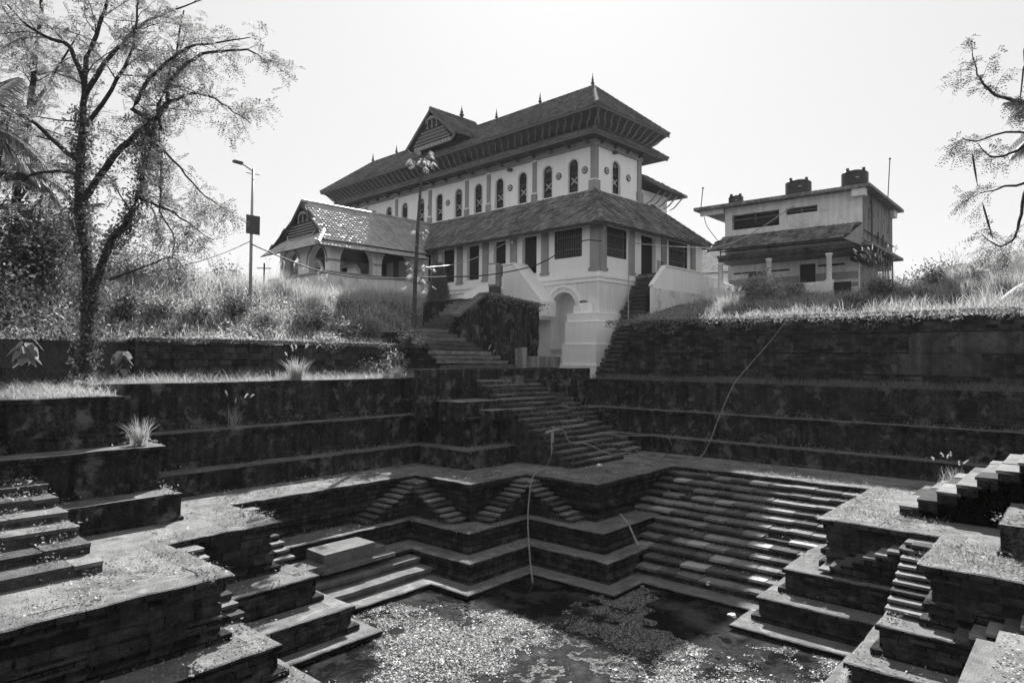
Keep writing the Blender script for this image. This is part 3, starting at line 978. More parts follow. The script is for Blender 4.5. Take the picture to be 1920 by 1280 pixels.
for (x, y, z) in ((.08, .42, 7.65), (-6.86, -.12, 7.55)):
    mb = MB(); mb.lathe([(.045, 0), (.07, .03), (.07, .16), (.04, .2), (.05, .28)], (x, y, z - .25), 8); mb.build('wall_lamp', 'white', hs_root)

# verandah roof round two sides
ZE, ZT = 7.68, 10.62
ex, ey = .78, -.8
tx, ty = W2X + .05, W2Y0 - .05
tiles(hs_root, (-36.8, ey, ZE), (ex, ey, ZE), (-36.8, ty, ZT), (tx, ty, ZT), 'tile_old')
tiles(hs_root, (ex, ey, ZE), (ex, 11.9, ZE), (tx, ty, ZT), (tx, 9.3, ZT), 'tile_old')
tiles(hs_root, (ex, 11.9, ZE), (-12, 11.9, ZE), (tx, 9.3, ZT), (-12, 9.3, ZT), 'tile_old')
caps(hs_root, (ex, ey, ZE), (tx, ty, ZT), 'tile_old', .15)
caps(hs_root, (ex, 11.9, ZE), (tx, 9.3, ZT), 'tile_old', .15)
mb = MB(); mb.box(-36.8, ex - .06, ey + .0, ey + .04, ZE - .16, ZE - .02); mb.box(ex - .06, ex - .02, ey, 11.9, ZE - .16, ZE - .02); mb.build('eave_fascia', 'wood', hs_root)
for k in range(60):
    x = .2 - k * .55
    if x < -33: break
    mb = MB(); mb.prism([(x, -.72, 7.55), (x, .05, 8.15), (x, .05, 8.28), (x, -.72, 7.66)], (.07, 0, 0)); mb.build('rafter', 'wood', hs_root)
for k in range(20):
    y = .0 + k * .58
    mb = MB(); mb.prism([(.7, y, 7.55), (-.05, y, 8.15), (-.05, y, 8.28), (.7, y, 7.66)], (0, .07, 0)); mb.build('rafter', 'wood', hs_root)

# upper storey
Z0U, Z1U = 10.4, 14.7
uw = [4.40, 6.63, 8.96, 11.25, 13.52, 15.76, 18.07, 20.4, 22.64, 24.9, 27.2, 29.5]
holes = [arch(-u, .40, 10.78, 12.52, 10) for u in uw]
wall_holes(W2X1, W2X, Z0U, Z1U, holes, .22, front(W2Y0)).build('upper_wall', 'white', hs_root)
wall_holes(W2Y0, W2Y1, Z0U, Z1U, [arch(5.26, .40, 10.78, 12.52, 10)], .22, side(W2X)).build('upper_wall', 'white', hs_root)
wall_holes(W2X1, W2X, Z0U, Z1U, [], .1, front(W2Y1)).build('upper_wall', 'white', hs_root)
wall_holes(W2Y0, W2Y1, Z0U, Z1U, [], .1, side(W2X1)).build('upper_wall', 'white', hs_root)


def arch_window(fr, c, parent):
    v0, vs_, hw = 10.78, 12.52, .40
    o = arch(c, hw, v0, vs_, 12); i = arch(c, hw - .1, v0 + .09, vs_, 12)
    m = MB(); n = len(o)
    for k in range(n):
        a, b2, c2, d = o[k], o[(k + 1) % n], i[(k + 1) % n], i[k]
        m.prism([fr(*a, .1), fr(*b2, .1), fr(*c2, .1), fr(*d, .1)], fr(0, 0, .18) - fr(0, 0, .1))
    w = m.build('window', 'wood', parent)
    m = MB(); m.add([fr(*p, .17) for p in i], [tuple(range(n))]); m.build('shutter', 'shutter', w)
    m = MB()
    for zz, hh in ((10.92, .14), (11.95, .13)):      # little balusters
        for k in range(7):
            u = c - .24 + .08 * k
            m.prism([fr(u - .012, zz, .13), fr(u + .012, zz, .13), fr(u + .012, zz + hh + .06, .13), fr(u - .012, zz + hh + .06, .13)], fr(0, 0, .15) - fr(0, 0, .13))
    stuff(m.build('baluster_row', 'woodm', w))
    m = MB(); cz = 11.55
    for k in range(4):                                # carved cross
        a = math.pi / 4 + math.pi / 2 * k + (.18 if k % 2 else -.18)
        ln = .44
        p0 = fr(c, cz, .12); p1 = fr(c + math.cos(a) * ln * .8, cz + math.sin(a) * ln, .12)
        m.tube([p0, p0.lerp(p1, .6), p1], [.045, .055, .02], 5)
    m.tube([fr(c, cz, .105), fr(c, cz, .15)], .065, 8)
    m.build('carved_cross', 'carve', w)
    m = MB()
    for k in range(7):                                # fan light
        a = math.pi * (k + .5) / 7
        p0 = fr(c + .07 * math.cos(a), vs_ + .0 + .07 * math.sin(a), .13); p1 = fr(c + .27 * math.cos(a), vs_ + .27 * math.sin(a), .13)
        m.tube([p0, p1], [.012, .026], 4)
    m.build('fan_light', 'carve' if random.random() < .6 else 'woodm', w)
    m = MB(); o2 = arch(c, hw + .1, v0, vs_, 12); k0 = 1
    for k in range(1, n):
        a, b2, c2, d = o[k], o[(k + 1) % n], o2[(k + 1) % n], o2[k]
        if k == n - 1 or k == 0: pass
        m.prism([fr(*a, -.03), fr(*b2, -.03), fr(*c2, -.03), fr(*d, -.03)], fr(0, 0, .003) - fr(0, 0, -.03))
    m.build('surround', 'white2', w)


def medallion(fr, c, z, parent):
    m = MB(); n = 20
    m.prism([fr(c + .235 * math.cos(2 * math.pi * k / n), z + .235 * math.sin(2 * math.pi * k / n), -.05) for k in range(n)], fr(0, 0, .002) - fr(0, 0, -.05))
    d = m.build('medallion', 'wood', parent)
    m = MB()
    for k in range(8):
        a = 2 * math.pi * k / 8 + .2
        ca, sa = math.cos(a), math.sin(a)
        m.prism([fr(c + ca * r - sa * t, z + sa * r + ca * t, -.065) for r, t in ((.04, 0), (.12, .045), (.195, .035), (.195, -.035), (.12, -.045))], fr(0, 0, -.048) - fr(0, 0, -.065))
    m.build('petals', 'carve', d)


for u in uw: arch_window(front(W2Y0), -u, hs_root)
arch_window(side(W2X), 5.26, hs_root)
for u in (3.44, 5.64, 10.17, 17.03, 19.29, 26.0): medallion(front(W2Y0), -u, 12.05, hs_root)
for u in (4.22, 6.65): medallion(side(W2X), u, 12.1, hs_root)
for u in (7.8, 12.38, 15.17 - .4, 18.92 + .3, 23.77, 28.4):
    mb = MB(); mb.box(-u - .17, -u + .17, W2Y0 - .08, W2Y0 - .002, 11.25, 13.5); mb.box(-u - .23, -u + .23, W2Y0 - .13, W2Y0 - .002, 10.6, 11.2); mb.build('pilaster', 'greyp', hs_root)
    mb = MB(); mb.box(-u - .21, -u + .21, W2Y0 - .12, W2Y0 - .002, 11.2, 11.28); mb.box(-u - .21, -u + .21, W2Y0 - .11, W2Y0 - .002, 13.4, 13.5); mb.build('pilaster_band', 'white', hs_root)
mb = MB(); mb.box(W2X - .3, W2X + .08, W2Y0 - .08, W2Y0 + .3, 11.35, 13.55); mb.box(W2X - .38, W2X + .16, W2Y0 - .15, W2Y0 + .38, 10.55, 11.3); mb.build('corner_pilaster', 'greyp', hs_root)
mb = MB(); mb.box(W2X - .35, W2X + .13, W2Y0 - .13, W2Y0 + .35, 11.3, 11.37); mb.build('pilaster_band', 'white', hs_root)
mb = MB(); mb.box(W2X - .05, W2X + .08, W2Y1 - .42, W2Y1 + .02, 11.35, 13.55); mb.box(W2X - .05, W2X + .16, W2Y1 - .5, W2Y1 + .1, 10.55, 11.35); mb.build('corner_pilaster', 'greyp', hs_root)
mb = MB(); mb.box(W2X1, W2X + .16, W2Y0 - .16, W2Y0 - .003, 13.5, 13.75); mb.box(W2X + .003, W2X + .16, W2Y0 - .003, W2Y1 + .1, 13.5, 13.75); mb.build('shade_grey_cornice', 'greyp', hs_root)  # grey here is painted shade under the pent roof
mb = MB(); mb.box(W2X1, W2X + .07, W2Y0 - .07, W2Y0 - .003, 10.55, 10.75); mb.box(W2X + .003, W2X + .07, W2Y0 - .003, W2Y1, 10.55, 10.75); mb.build('string_course', 'white', hs_root)
for (x, y, z, ax) in ((W2X + .12, 5.0, 13.35, 'x'), (-10.1, W2Y0 - .12, 13.2, 'y')):
    mb = MB(); mb.box(x - .16, x + .16, y - .16, y + .12, z, z + .18, .01); mb.build('floodlight', 'metal', hs_root)

# pent roof under the bracketed eaves
OP = 1.2
za, zb = 13.97, 14.62
xe, xw = W2X + OP - .35, W2X1 - OP; ye, yn = W2Y0 - OP, W2Y1 + OP + .9
xi, xj = W2X + .15, W2X1 - .15; yi, yj = W2Y0 - .15, W2Y1 + .15
tiles(hs_root, (xw, ye, za), (xe, ye, za), (xj, yi, zb), (xi, yi, zb), 'tile')
tiles(hs_root, (xe, ye, za), (xe, yn, za), (xi, yi, zb), (xi, yj, zb), 'tile')
tiles(hs_root, (xw, yn, za), (xw, ye, za), (xj, yj, zb), (xj, yi, zb), 'tile')
tiles(hs_root, (xe, yn, za), (xw, yn, za), (xi, yj, zb), (xj, yj, zb), 'tile')
mb = MB(); mb.box(xw + .1, xe - .12, ye + .08, W2Y0 - .17, za - .10, za - .06); mb.box(W2X + .17, xe - .12, W2Y0 - .17, yn - .1, za - .10, za - .06); mb.box(xw, W2X + .17, W2Y1 + .12, yn - .1, za - .10, za - .06); mb.build('soffit', 'wood', hs_root)
caps(hs_root, (xe, ye, za), (xi, yi, zb)); caps(hs_root, (xe, yn, za), (xi, yj, zb))
mb = MB(); mb.box(xw, xe - .02, ye, ye + .05, za - .14, za); mb.box(xe - .07, xe - .02, ye, yn, za - .14, za); mb.build('eave_fascia', 'woodm', hs_root)
for k in range(40):
    x = -3.1 - k * 1.55
    if x < W2X1: break
    mb = MB(); mb.prism([(x, W2Y0 - .16, 13.62), (x, W2Y0 - .16, 13.95), (x, ye + .1, 13.93), (x, ye + .15, 13.86), (x, W2Y0 - .5, 13.72)], (.12, 0, 0)); mb.build('soffit_bracket', 'woodm', hs_root)
for k in range(7):
    y = 3.4 + k * 1.4
    if y > 8.2: break
    mb = MB(); mb.prism([(W2X + .16, y, 13.62), (W2X + .16, y, 13.95), (xe - .1, y, 13.93), (xe - .15, y, 13.86), (W2X + .45, y, 13.72)], (0, .12, 0)); mb.build('soffit_bracket', 'woodm', hs_root)

# slanting timber screen with brackets and the main roof
OE = 1.5
ZM, ZR = 15.40, 18.5
mx, mw = W2X + OE - .15, W2X1 - OE; my, mn = W2Y0 - OE, W2Y1 + OE
yr = (W2Y0 + W2Y1) / 2
rx0, rx1 = -4.75, -31.4
s_in, s_out = .42, OE - .25
scr = [((W2X1 - s_in, W2Y0 - s_in), (W2X + s_in, W2Y0 - s_in), (W2X1 - s_out, W2Y0 - s_out), (W2X + s_out, W2Y0 - s_out)),
       ((W2X + s_in, W2Y0 - s_in), (W2X + s_in, W2Y1 + s_in), (W2X + s_out, W2Y0 - s_out), (W2X + s_out, W2Y1 + s_out)),
       ((W2X1 - s_in, W2Y1 + s_in), (W2X1 - s_in, W2Y0 - s_in), (W2X1 - s_out, W2Y1 + s_out), (W2X1 - s_out, W2Y0 - s_out))]
for (a, b, c, d) in scr:
    A, B, C2, D2 = (Vector((*a, 14.5)), Vector((*b, 14.5)), Vector((*c, 15.3)), Vector((*d, 15.3)))
    mb = MB(); mb.add([A, B, D2, C2], [(0, 1, 2, 3)])
    mb.build('timber_screen', 'wood', hs_root)
    mb = MB()
    out = ((C2 + D2) / 2 - (A + B) / 2); out.z = 0; out.normalize()
    for k in range(1, 9):
        t = k / 9
        p, q = A.lerp(C2, t) + out * .02, B.lerp(D2, t) + out * .02
        mb.tube([p, q], .022, 4)
    stuff(mb.build('screen_slats', 'woodm', hs_root))
    for t, rr in ((0.02, .05), (.99, .06)):
        mb = MB(); mb.tube([A.lerp(C2, t) + out * .05, B.lerp(D2, t) + out * .05], rr, 6); mb.build('screen_rail', 'woodm', hs_root)
    n = max(1, round((B - A).length / .62))
    for k in range(n + 1):
        t = k / n
        p0, p1 = A.lerp(B, t), C2.lerp(D2, t)
        mb = MB(); pts = []
        for j in range(6):
            s = j / 5
            bow = .10 * math.sin(s * math.pi * 2) + .06
            pts.append(p0.lerp(p1, s) + out * (bow) - Vector((0, 0, .05 * math.sin(s * math.pi))))
        mb.tube(pts, [.05, .065, .06, .055, .065, .07], 5)
        mb.build('bracket', 'bracket', hs_root)
tiles(hs_root, (mw, my, ZM), (mx, my, ZM), (rx1, yr, ZR), (rx0, yr, ZR), 'tile')
tiles(hs_root, (mx, my, ZM), (mx, mn, ZM), (rx0, yr, ZR), (rx0, yr, ZR), 'tile')
tiles(hs_root, (mw, mn, ZM), (mw, my, ZM), (rx1, yr, ZR), (rx1, yr, ZR), 'tile')
tiles(hs_root, (mx, mn, ZM), (mw, mn, ZM), (rx0, yr, ZR), (rx1, yr, ZR), 'tile')
caps(hs_root, (rx1, yr, ZR), (rx0, yr, ZR)); caps(hs_root, (mx, my, ZM), (rx0, yr, ZR), r=.16); caps(hs_root, (mx, mn, ZM), (rx0, yr, ZR)); caps(hs_root, (mw, my, ZM), (rx1, yr, ZR))
mb = MB(); mb.box(mw, mx, my, my + .05, ZM - .16, ZM - .01); mb.box(mx - .05, mx, my + .05, mn, ZM - .16, ZM - .01); mb.box(mw, mw + .05, my + .05, mn, ZM - .16, ZM - .01); mb.build('eave_fascia', 'woodm', hs_root)
for u, h in ((4.85, .95), (9.7, .95), (14.3, .9), (27.5, .9), (31.3, .95)): finial(hs_root, (-u, yr, ZR + .08), h, .13)

# dormer gable on the long slope
dx, dz, dh, dw = -17.0, 18.95, 2.5, 3.05
dy = 1.1
zl = dz - dh
slope = (ZR - ZM) / (yr - my)
yb = my + (zl - ZM) / slope + .2
for sgn in (1, -1):
    e_f = (dx + sgn * dw, dy, zl); e_b = (dx + sgn * dw, yb, zl)
    r_f = (dx, dy, dz); r_b = (dx, yr + .3, dz)
    if sgn > 0: tiles(hs_root, e_f, e_b, r_f, r_b, 'tile')
    else: tiles(hs_root, e_b, e_f, r_b, r_f, 'tile')
    mb = MB(); mb.prism([(dx, dy - .02, dz + .05), (dx + sgn * dw, dy - .02, zl - .02), (dx + sgn * (dw - .12), dy - .02, zl - .2), (dx, dy - .02, dz - .22)], (0, .07, 0)); mb.build('barge_board', 'woodm', hs_root)
caps(hs_root, (dx, dy, dz), (dx, yr + .2, dz))
finial(hs_root, (dx, 4.3, dz + .1), 1.0, .2)
mb = MB(); mb.add([(dx - dw + .3, dy + .35, zl - .1), (dx + dw - .3, dy + .35, zl - .1), (dx, dy + .35, dz - .3)], [(0, 1, 2)]); mb.build('gable_panel', 'wood', hs_root)
for k in range(7):
    z = zl + .02 + k * .14; hw = (dz - z) / dh * dw * .82 - .3
    mb = MB(); mb.box(dx - hw, dx + hw, dy + .1 + k * .015, dy + .16 + k * .015, z, z + .07); mb.build('gable_slat', 'woodm' if k % 2 else 'greyp', hs_root)
for k in range(3):
    x = dx + (k - 1) * .55
    mb = MB(); mb.lathe([(.06, 0), (.09, .1), (.04, .2), (.05, .45), (.1, .6), (.06, .7)], (x, dy + .2, zl + 1.08), 8); mb.build('gable_baluster', 'greyp', hs_root)
mb = MB(); mb.tube([(dx - .75, dy + .15, zl + 1.55), (dx - .4, dy + .1, zl + 1.78), (dx, dy + .08, zl + 1.85), (dx + .4, dy + .1, zl + 1.78), (dx + .75, dy + .15, zl + 1.55)], [.04, .09, .13, .09, .04], 6); mb.build('gable_carving', 'greyp', hs_root)
mb = MB(); mb.box(dx - 2.2, dx + 2.2, dy + .2, dy + .32, zl - .36, zl - .06); mb.build('gable_sill', 'greyp', hs_root)
for k in range(13):
    mb = MB(); mb.lathe([(.0, -.03), (.07, -.02), (.07, .02), (0, .03)], (0, 0, 0), 10)
    o = mb.build('gable_rosette', 'carve', hs_root); o.location = (dx - 2.0 + k * .333, dy + .18, zl - .21); o.rotation_euler = (R(90), 0, 0)
for sgn in (1, -1):
    mb = MB(); x = dx + sgn * (dw - .35)
    mb.tube([(x + sgn * .12, dy + .1, zl + .25), (x + sgn * .1, dy + .05, zl - .05), (x - sgn * .1, dy + .05, zl - .3), (x - sgn * .35, dy + .1, zl - .42)], [.06, .05, .05, .03], 6); mb.build('gable_bracket', 'greyp', hs_root)

# lower wing behind
wx, wz = -1.6, 11.7
tiles(hs_root, (wx, 8.6, wz), (wx, 12.6, wz), (wx - 2.2, 8.6, wz + 1.5), (wx - 2.2, 10.4, wz + 1.5), 'tile')
tiles(hs_root, (wx, 12.6, wz), (-16, 12.6, wz), (wx - 2.2, 10.4, wz + 1.5), (-16, 10.4, wz + 1.5), 'tile')
mb = MB(); mb.box(-16, -2.9, 8.2, 11.85, 8.5, 11.75); mb.build('rear_wing_wall', 'white', hs_root)
for k in range(5):
    y = 9.2 + k * .75
    mb = MB(); mb.tube([(-2.9, y, 10.85), (-2.5, y, 11.0), (-2.1, y, 11.35), (-1.8, y, 11.6)], [.04, .06, .05, .05], 5); mb.build('bracket', 'greyp', hs_root)

# ---- entrance porch with its own gabled roof
px_, pz, ph, pw = -18.6, 10.45, 3.05, 3.8
pf_, pb = -9.2, 2.6
gy = -8.5
def slope_z(dxx): return pz - ph * abs(dxx) / pw
tiles(hs_root, (px_ + pw, pf_ + .2, slope_z(pw)), (px_ + pw, pb - 3.3, slope_z(pw)), (px_, gy + .2, pz), (px_, pb, pz), 'tile_lit', w=.26, th=.32, hump=.02, lift=.02)
tiles(hs_root, (px_ - pw, pb - 3.3, slope_z(pw)), (px_ - pw, pf_ + .2, slope_z(pw)), (px_, pb, pz), (px_, gy + .2, pz), 'tile_lit', w=.26, th=.32, hump=.02, lift=.02)
tiles(hs_root, (px_ - pw - .2, pf_ - .3, 7.0), (px_ + pw + .2, pf_ - .3, 7.0), (px_ - 2.7, gy + .1, 8.05), (px_ + 2.7, gy + .1, 8.05), 'tile_lit', w=.26, th=.32, hump=.02, lift=.02)
tiles(hs_root, (px_ + pw + .45, pf_ - .3, 6.95), (px_ + pw + .45, pb - 3.6, 6.95), (px_ + pw - .3, pf_ - .2, 7.42), (px_ + pw - .3, pb - 3.6, 7.42), 'tile_lit', w=.26, th=.3, hump=.02, lift=.02)
caps(hs_root, (px_, gy, pz), (px_, pb, pz), 'tile_lit', .13); caps(hs_root, (px_ + pw + .2, pf_ - .3, 7.05), (px_ + 2.75, gy + .1, 8.1), 'tile_lit', .16)
for sgn in (1, -1):
    mb = MB(); mb.prism([(px_, gy - .08, pz + .05), (px_ + sgn * 2.75, gy - .08, 8.05), (px_ + sgn * 2.6, gy - .08, 7.9), (px_, gy - .08, pz - .25)], (0, .1, 0)); mb.build('barge_board', 'wood', hs_root)
mb = MB(); mb.add([(px_ - 2.5, gy + .3, 7.9), (px_ + 2.5, gy + .3, 7.9), (px_, gy + .3, pz - .2)], [(0, 1, 2)]); mb.build('gable_panel', 'wood', hs_root)
for k in range(5):
    z = 8.02 + k * .2; hw = 1.75 + .02 * k
    hw = min(hw, (pz - z) / (pz - 8.0) * 2.5 - .1)
    mb = MB(); mb.box(px_ - hw, px_ + hw, gy + .02 - .03 * (4 - k), gy + .1, z, z + .06); mb.build('gable_slat', 'greyp', hs_root)
for k in range(3):
    mb = MB(); mb.lathe([(.05, 0), (.09, .1), (.04, .2), (.05, .5)], (px_ + (k - 1) * .6, gy + .1, 9.02 - .0), 8); mb.build('gable_baluster', 'greyp', hs_root)
mb = MB(); mb.tube([(px_ - .6, gy + .1, 9.5), (px_ - .2, gy + .05, 9.68), (px_ + .2, gy + .05, 9.68), (px_ + .6, gy + .1, 9.5)], [.04, .1, .1, .04], 6); mb.build('gable_carving', 'greyp', hs_root)
for s_, hh in ((1, 0), (-1, 0)):
    mb = MB(); mb.tube([(px_ + s_ * 1.9, gy - .02, 8.3), (px_ + s_ * 1.75, gy - .1, 8.0), (px_ + s_ * 1.4, gy - .15, 7.92), (px_, gy - .15, 7.9)], .045, 6); mb.build('gable_rail', 'carve', hs_root)
FX0, FX1, FY0, FY1 = px_ - 3.4, px_ + 3.4, -8.3, -.3
fr_ = front(FY0)
wall_holes(FX0, FX1, 5.4, 7.5, [arch(px_ - 1.75, 1.0, 5.4 + .01, 6.25, 12), arch(px_ + 1.75, 1.05, 5.4 + .01, 6.25, 12)], .45, fr_).build('porch_front', 'white', hs_root)
wall_holes(FY0, FY1, 5.4, 7.25, [arch(FY0 + 2.0, 1.25, 5.41, 6.2, 12), arch(FY0 + 5.2, 1.25, 5.41, 6.2, 12)], .45, side(FX1)).build('porch_side', 'white2', hs_root)
wall_holes(FY0, FY1, 5.4, 7.25, [arch(FY0 + 2.0, 1.25, 5.41, 6.2, 12), arch(FY0 + 5.2, 1.25, 5.41, 6.2, 12)], .45, side(FX0 + .45)).build('porch_side', 'white2', hs_root)
mb = MB(); mb.box(FX0, FX1 - .02, FY0 + .45, FY1, 7.28, 7.34); mb.build('porch_ceiling', 'wood', hs_root)
mb = MB(); mb.box(FX0 - .4, FX1 + .5, FY0 - .5, FY1, 3.0, 5.38); mb.build('porch_base', 'white2', hs_root)
mb = MB(); mb.box(FX0 - .5, FX1 + .6, FY0 - .6, FY1, 5.3, 5.42); mb.build('porch_base_band', 'greyp', hs_root)
mb = MB()
for c in (px_ - 1.75, px_ + 1.75):
    for k in range(12):
        a0, a1 = math.pi * k / 12, math.pi * (k + 1) / 12
        mb.prism([(c + rr * math.cos(a), FY0 + .003, 6.1 + rr * math.sin(a)) for rr, a in ((1.25, a0), (1.36, a0), (1.36, a1), (1.25, a1))], (0, -.04, 0))
mb.build('arch_band', 'greyp', hs_root)
mb = MB(); mb.box(FX1 - .003, FX1 + .05, FY0, FY0 + .72, 6.16, 6.28); mb.box(FX1 - .003, FX1 + .05, FY0 + 3.3, FY0 + 3.92, 6.16, 6.28); mb.box(FX1 - .5, FX1 + .05, FY0 - .05, FY0 - .001, 6.16, 6.28); mb.build('impost_band', 'greyp', hs_root)

# ---- stairs and parapets against the plinth
for k in range(6):
    mb = MB(); mb.box(-11.2 + k * .28, -6.9, -1.9 + k * .28, .0, 3.2, 3.75 + k * .2); mb.build('front_step', 'white', hs_root)
mb = MB(); mb.prism([(-6.55, -1.25, 3.7), (-6.55, -1.25, 5.75), (-5.6, -1.25, 5.75), (-3.3, -1.25, 3.3), (-3.3, -1.25, 2.5), (-3.45, -1.25, 2.3), (-6.55, -1.25, 2.3)], (0, 1.2, 0)); mb.build('stair_parapet', 'white', hs_root)
mb = MB(); mb.prism([(-5.62, -1.32, 5.77), (-3.28, -1.32, 3.32), (-3.28, -1.32, 2.55), (-3.2, -1.32, 2.5), (-3.2, -1.32, 3.36), (-5.58, -1.32, 5.86), (-6.6, -1.32, 5.86), (-6.6, -1.32, 5.77)], (0, 1.3, 0)); mb.build('parapet_coping', 'white', hs_root)
mb = MB(); mb.prism([(2.0, 2.5, 1.5), (2.0, 2.5, 4.2), (2.0, 3.85, 5.45), (2.0, 8.0, 5.45), (2.0, 8.0, 1.5)], (-.22, 0, 0)); mb.build('side_parapet', 'white', hs_root)
mb = MB(); mb.prism([(2.04, 2.44, 1.5), (2.04, 2.44, 4.1), (2.04, 8.02, 4.1), (2.04, 8.02, 1.5)], (-.03, 0, 0)); mb.build('parapet_band', 'white2', hs_root)
mb = MB(); mb.prism([(2.06, 2.45, 4.2), (2.06, 3.83, 5.47), (2.06, 8.0, 5.47), (2.06, 8.0, 5.55), (2.06, 3.8, 5.55), (2.06, 2.4, 4.27)], (-.32, 0, 0)); mb.build('parapet_coping', 'white', hs_root)
mb = MB(); mb.prism([(1.98, 8.02, 1.5), (1.98, 8.02, 5.4), (4.6, 9.6, 4.2), (4.6, 9.6, 1.5)], (0, .25, 0)); mb.build('side_parapet', 'white2', hs_root)
mb = MB(); mb.box(.02, 1.78, 3.6, 8.0, 4.3, 5.02); mb.build('side_landing', 'concrete', hs_root)
for k in range(6):
    mb = MB(); mb.tube([(.5 + .0 * k, 5.3 + .13 * k, 5.0), (.5, 5.3 + .13 * k, 6.1)], .018, 5); mb.build('gate_bar', 'metal', hs_root)
mb = MB(); mb.tube([(.5, 5.25, 6.1), (.5, 6.0, 6.1)], .02, 5); mb.build('gate_rail', 'metal', hs_root)
mb = MB(); mb.tube([(1.2, 1.2, 2.2), (1.2, 1.2, 7.2)], .035, 6); mb.build('down_pipe', 'steel', hs_root)

sr = tagt(empty('stone_staircase', (-20.2, 31.4, -1.0), R(-4)), 'steep ruined steps wedged between the white corner tower and the brick wall', 'stairs')
for i in range(24):
    y = i * .205; z = .255 * (i + 1)
    place(random.choice(SLB['slab_c']), 'step', sr, (random.uniform(-.1, .1) - .02 * i, y + .15, z - .08), (1.25, .4, .18), 0, .03)
mb = MB(); mb.prism([(-.55, .1, -.1), (-.55, .1, .1), (-.95, 4.95, 5.9), (-.95, 4.95, -.1)], (1.15, 0, 0)); mb.build('stair_core', 'stone', sr)

# dark masonry block and the stairs up to the yard
db = tagt(empty('masonry_block', (-23.0, 26, -.47)), 'black-stained masonry block with a sloping parapet beside the stairs to the yard', 'wall')
mb = MB(); mb.prism([(0, -3.0, 0), (0, -3.0, 2.45), (0, -1.1, 3.62), (0, 3.1, 3.35), (0, 3.1, 0)], (-.5, 0, 0)); mb.prism([(-.49, -.9, 0), (-.49, -.9, 3.5), (-.49, 3.1, 3.3), (-.49, 3.1, 0)], (-4.5, 0, 0)); roughen(mb.build('masonry', 'plaster', db), 7, .11)
mb = MB(); mb.prism([(.06, -3.06, 2.42), (.06, -1.1, 3.64), (.06, 3.15, 3.38), (.06, 3.15, 3.48), (.06, -1.1, 3.76), (.06, -3.06, 2.56)], (-.62, 0, 0)); mb.build('coping', 'coping', db)
mb = MB(); mb.box(2.75, 3.1, -2.15, -1.7, 0, .95, .03); mb.box(2.4, 3.3, -1.6, .6, 0, .55, .04); mb.build('broken_pier', 'concrete', db)
st = tagt(empty('stone_staircase', (-20.2, 21.5, -.47)), 'weedy stone stairs climbing past the thin papaya trunk towards the yard', 'stairs')
for i in range(9):
    place(random.choice(SLB[random.choice(['slab_a', 'slab_c'])]), 'step', st, (-.32 * i - .2, .2 - .09 * i, .2 * i + .08), (.46, 4.4 - .3 * i, .16), 0, .012)
for i in range(9):
    place(random.choice(SLB[random.choice(['slab_a', 'slab_c'])]), 'step', st, (-4.0 - .03 * i, .6 + i * .36, 1.7 + .2 * i), (1.7, .48, .16), 0, .012)
mb = MB()
for i in range(9): mb.box(-.32 * i - .40, -5.2, -1.9 + .08 * i, 2.1 - .22 * i, 0, .2 * i + .02)
mb.prism([(-5.0, .3, 0), (-5.0, .3, 1.6), (-5.0, 4.2, 3.5), (-5.0, 4.2, 0)], (1.9, 0, 0)); mb.build('stair_core', 'stone', st)
jb = tagt(empty('meter_cabinet', (-27.4, 30.35, 3.6)), 'pale metal cabinet on a post beside the white stair parapet', 'cabinet')
mb = MB(); mb.box(-.35, .3, -.25, .25, .7, 2.1, .01); mb.build('box', 'concrete', jb)
mb = MB(); mb.box(-.3, .28, -.22, .22, 0, .69, .01); mb.build('stand', 'metal', jb)
mb = MB(); mb.box(-.31, .26, -.262, -.252, .8, 2.0); mb.build('door', 'white2', jb)

# ================================================================ annex with the water tanks
an = tagt(empty('annex_building', (-13.7, 42, 3.5)), 'plain flat-roofed concrete annex with a tiled lean-to and rooftop water tanks', 'building')
def AB(name, mat, *bx, j=0.0):
    mb = MB()
    for b in bx: mb.box(b[0] + 13.7, b[1] + 13.7, b[2] - 42, b[3] - 42, b[4] - 3.5, b[5] - 3.5, j)
    return mb.build(name, mat, an)
def AL(u, v, d, y0): return Vector((u + 13.7, y0 + d - 42, v - 3.5))
wall_holes(-17.75, -9.75, 6.62, 9.62, [[(-17.3, 8.18), (-14.35, 8.18), (-14.35, 9.12), (-17.3, 9.12)], [(-13.95, 8.72), (-12.15, 8.72), (-12.15, 9.1), (-13.95, 9.1)]], .35,
           lambda u, v, d: AL(u, v, d, 41.5)).build('upper_wall', 'white2', an)
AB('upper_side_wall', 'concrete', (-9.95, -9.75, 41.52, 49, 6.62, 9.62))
AB('upper_back_wall', 'white2', (-17.75, -9.95, 48.8, 49, 6.62, 9.62), (-17.75, -17.6, 41.6, 48.8, 6.62, 9.62))
AB('dark_interior', 'shutter', (-17.5, -12, 41.9, 41.95, 8.4, 9.3))
for (x0, x1, z0, z1) in ((-17.3, -14.35, 8.5, 9.12), (-13.95, -12.15, 8.72, 9.1)):
    AB('window_frame', 'woodm', (x0, x1, 41.6, 41.66, (z0 + z1) / 2 - .03, (z0 + z1) / 2 + .03), ((x0 + x1) / 2 - .03, (x0 + x1) / 2 + .03, 41.58, 41.65, z0, z1))
AB('roof_slab', 'concrete', (-19.6, -9.2, 40.85, 49.6, 9.62, 9.8), j=.01)
AB('roof_beam', 'white2', (-10.2, -9.5, 41.0, 41.48, 9.2, 9.61)); AB('roof_beam', 'white2', (-10.2, -9.5, 48.3, 49.2, 9.2, 9.61)); AB('roof_beam', 'white2', (-19.3, -17.76, 41.2, 41.4, 9.3, 9.61))
AB('vent', 'shutter', (-9.76, -9.74, 43.2, 43.6, 9.05, 9.3))
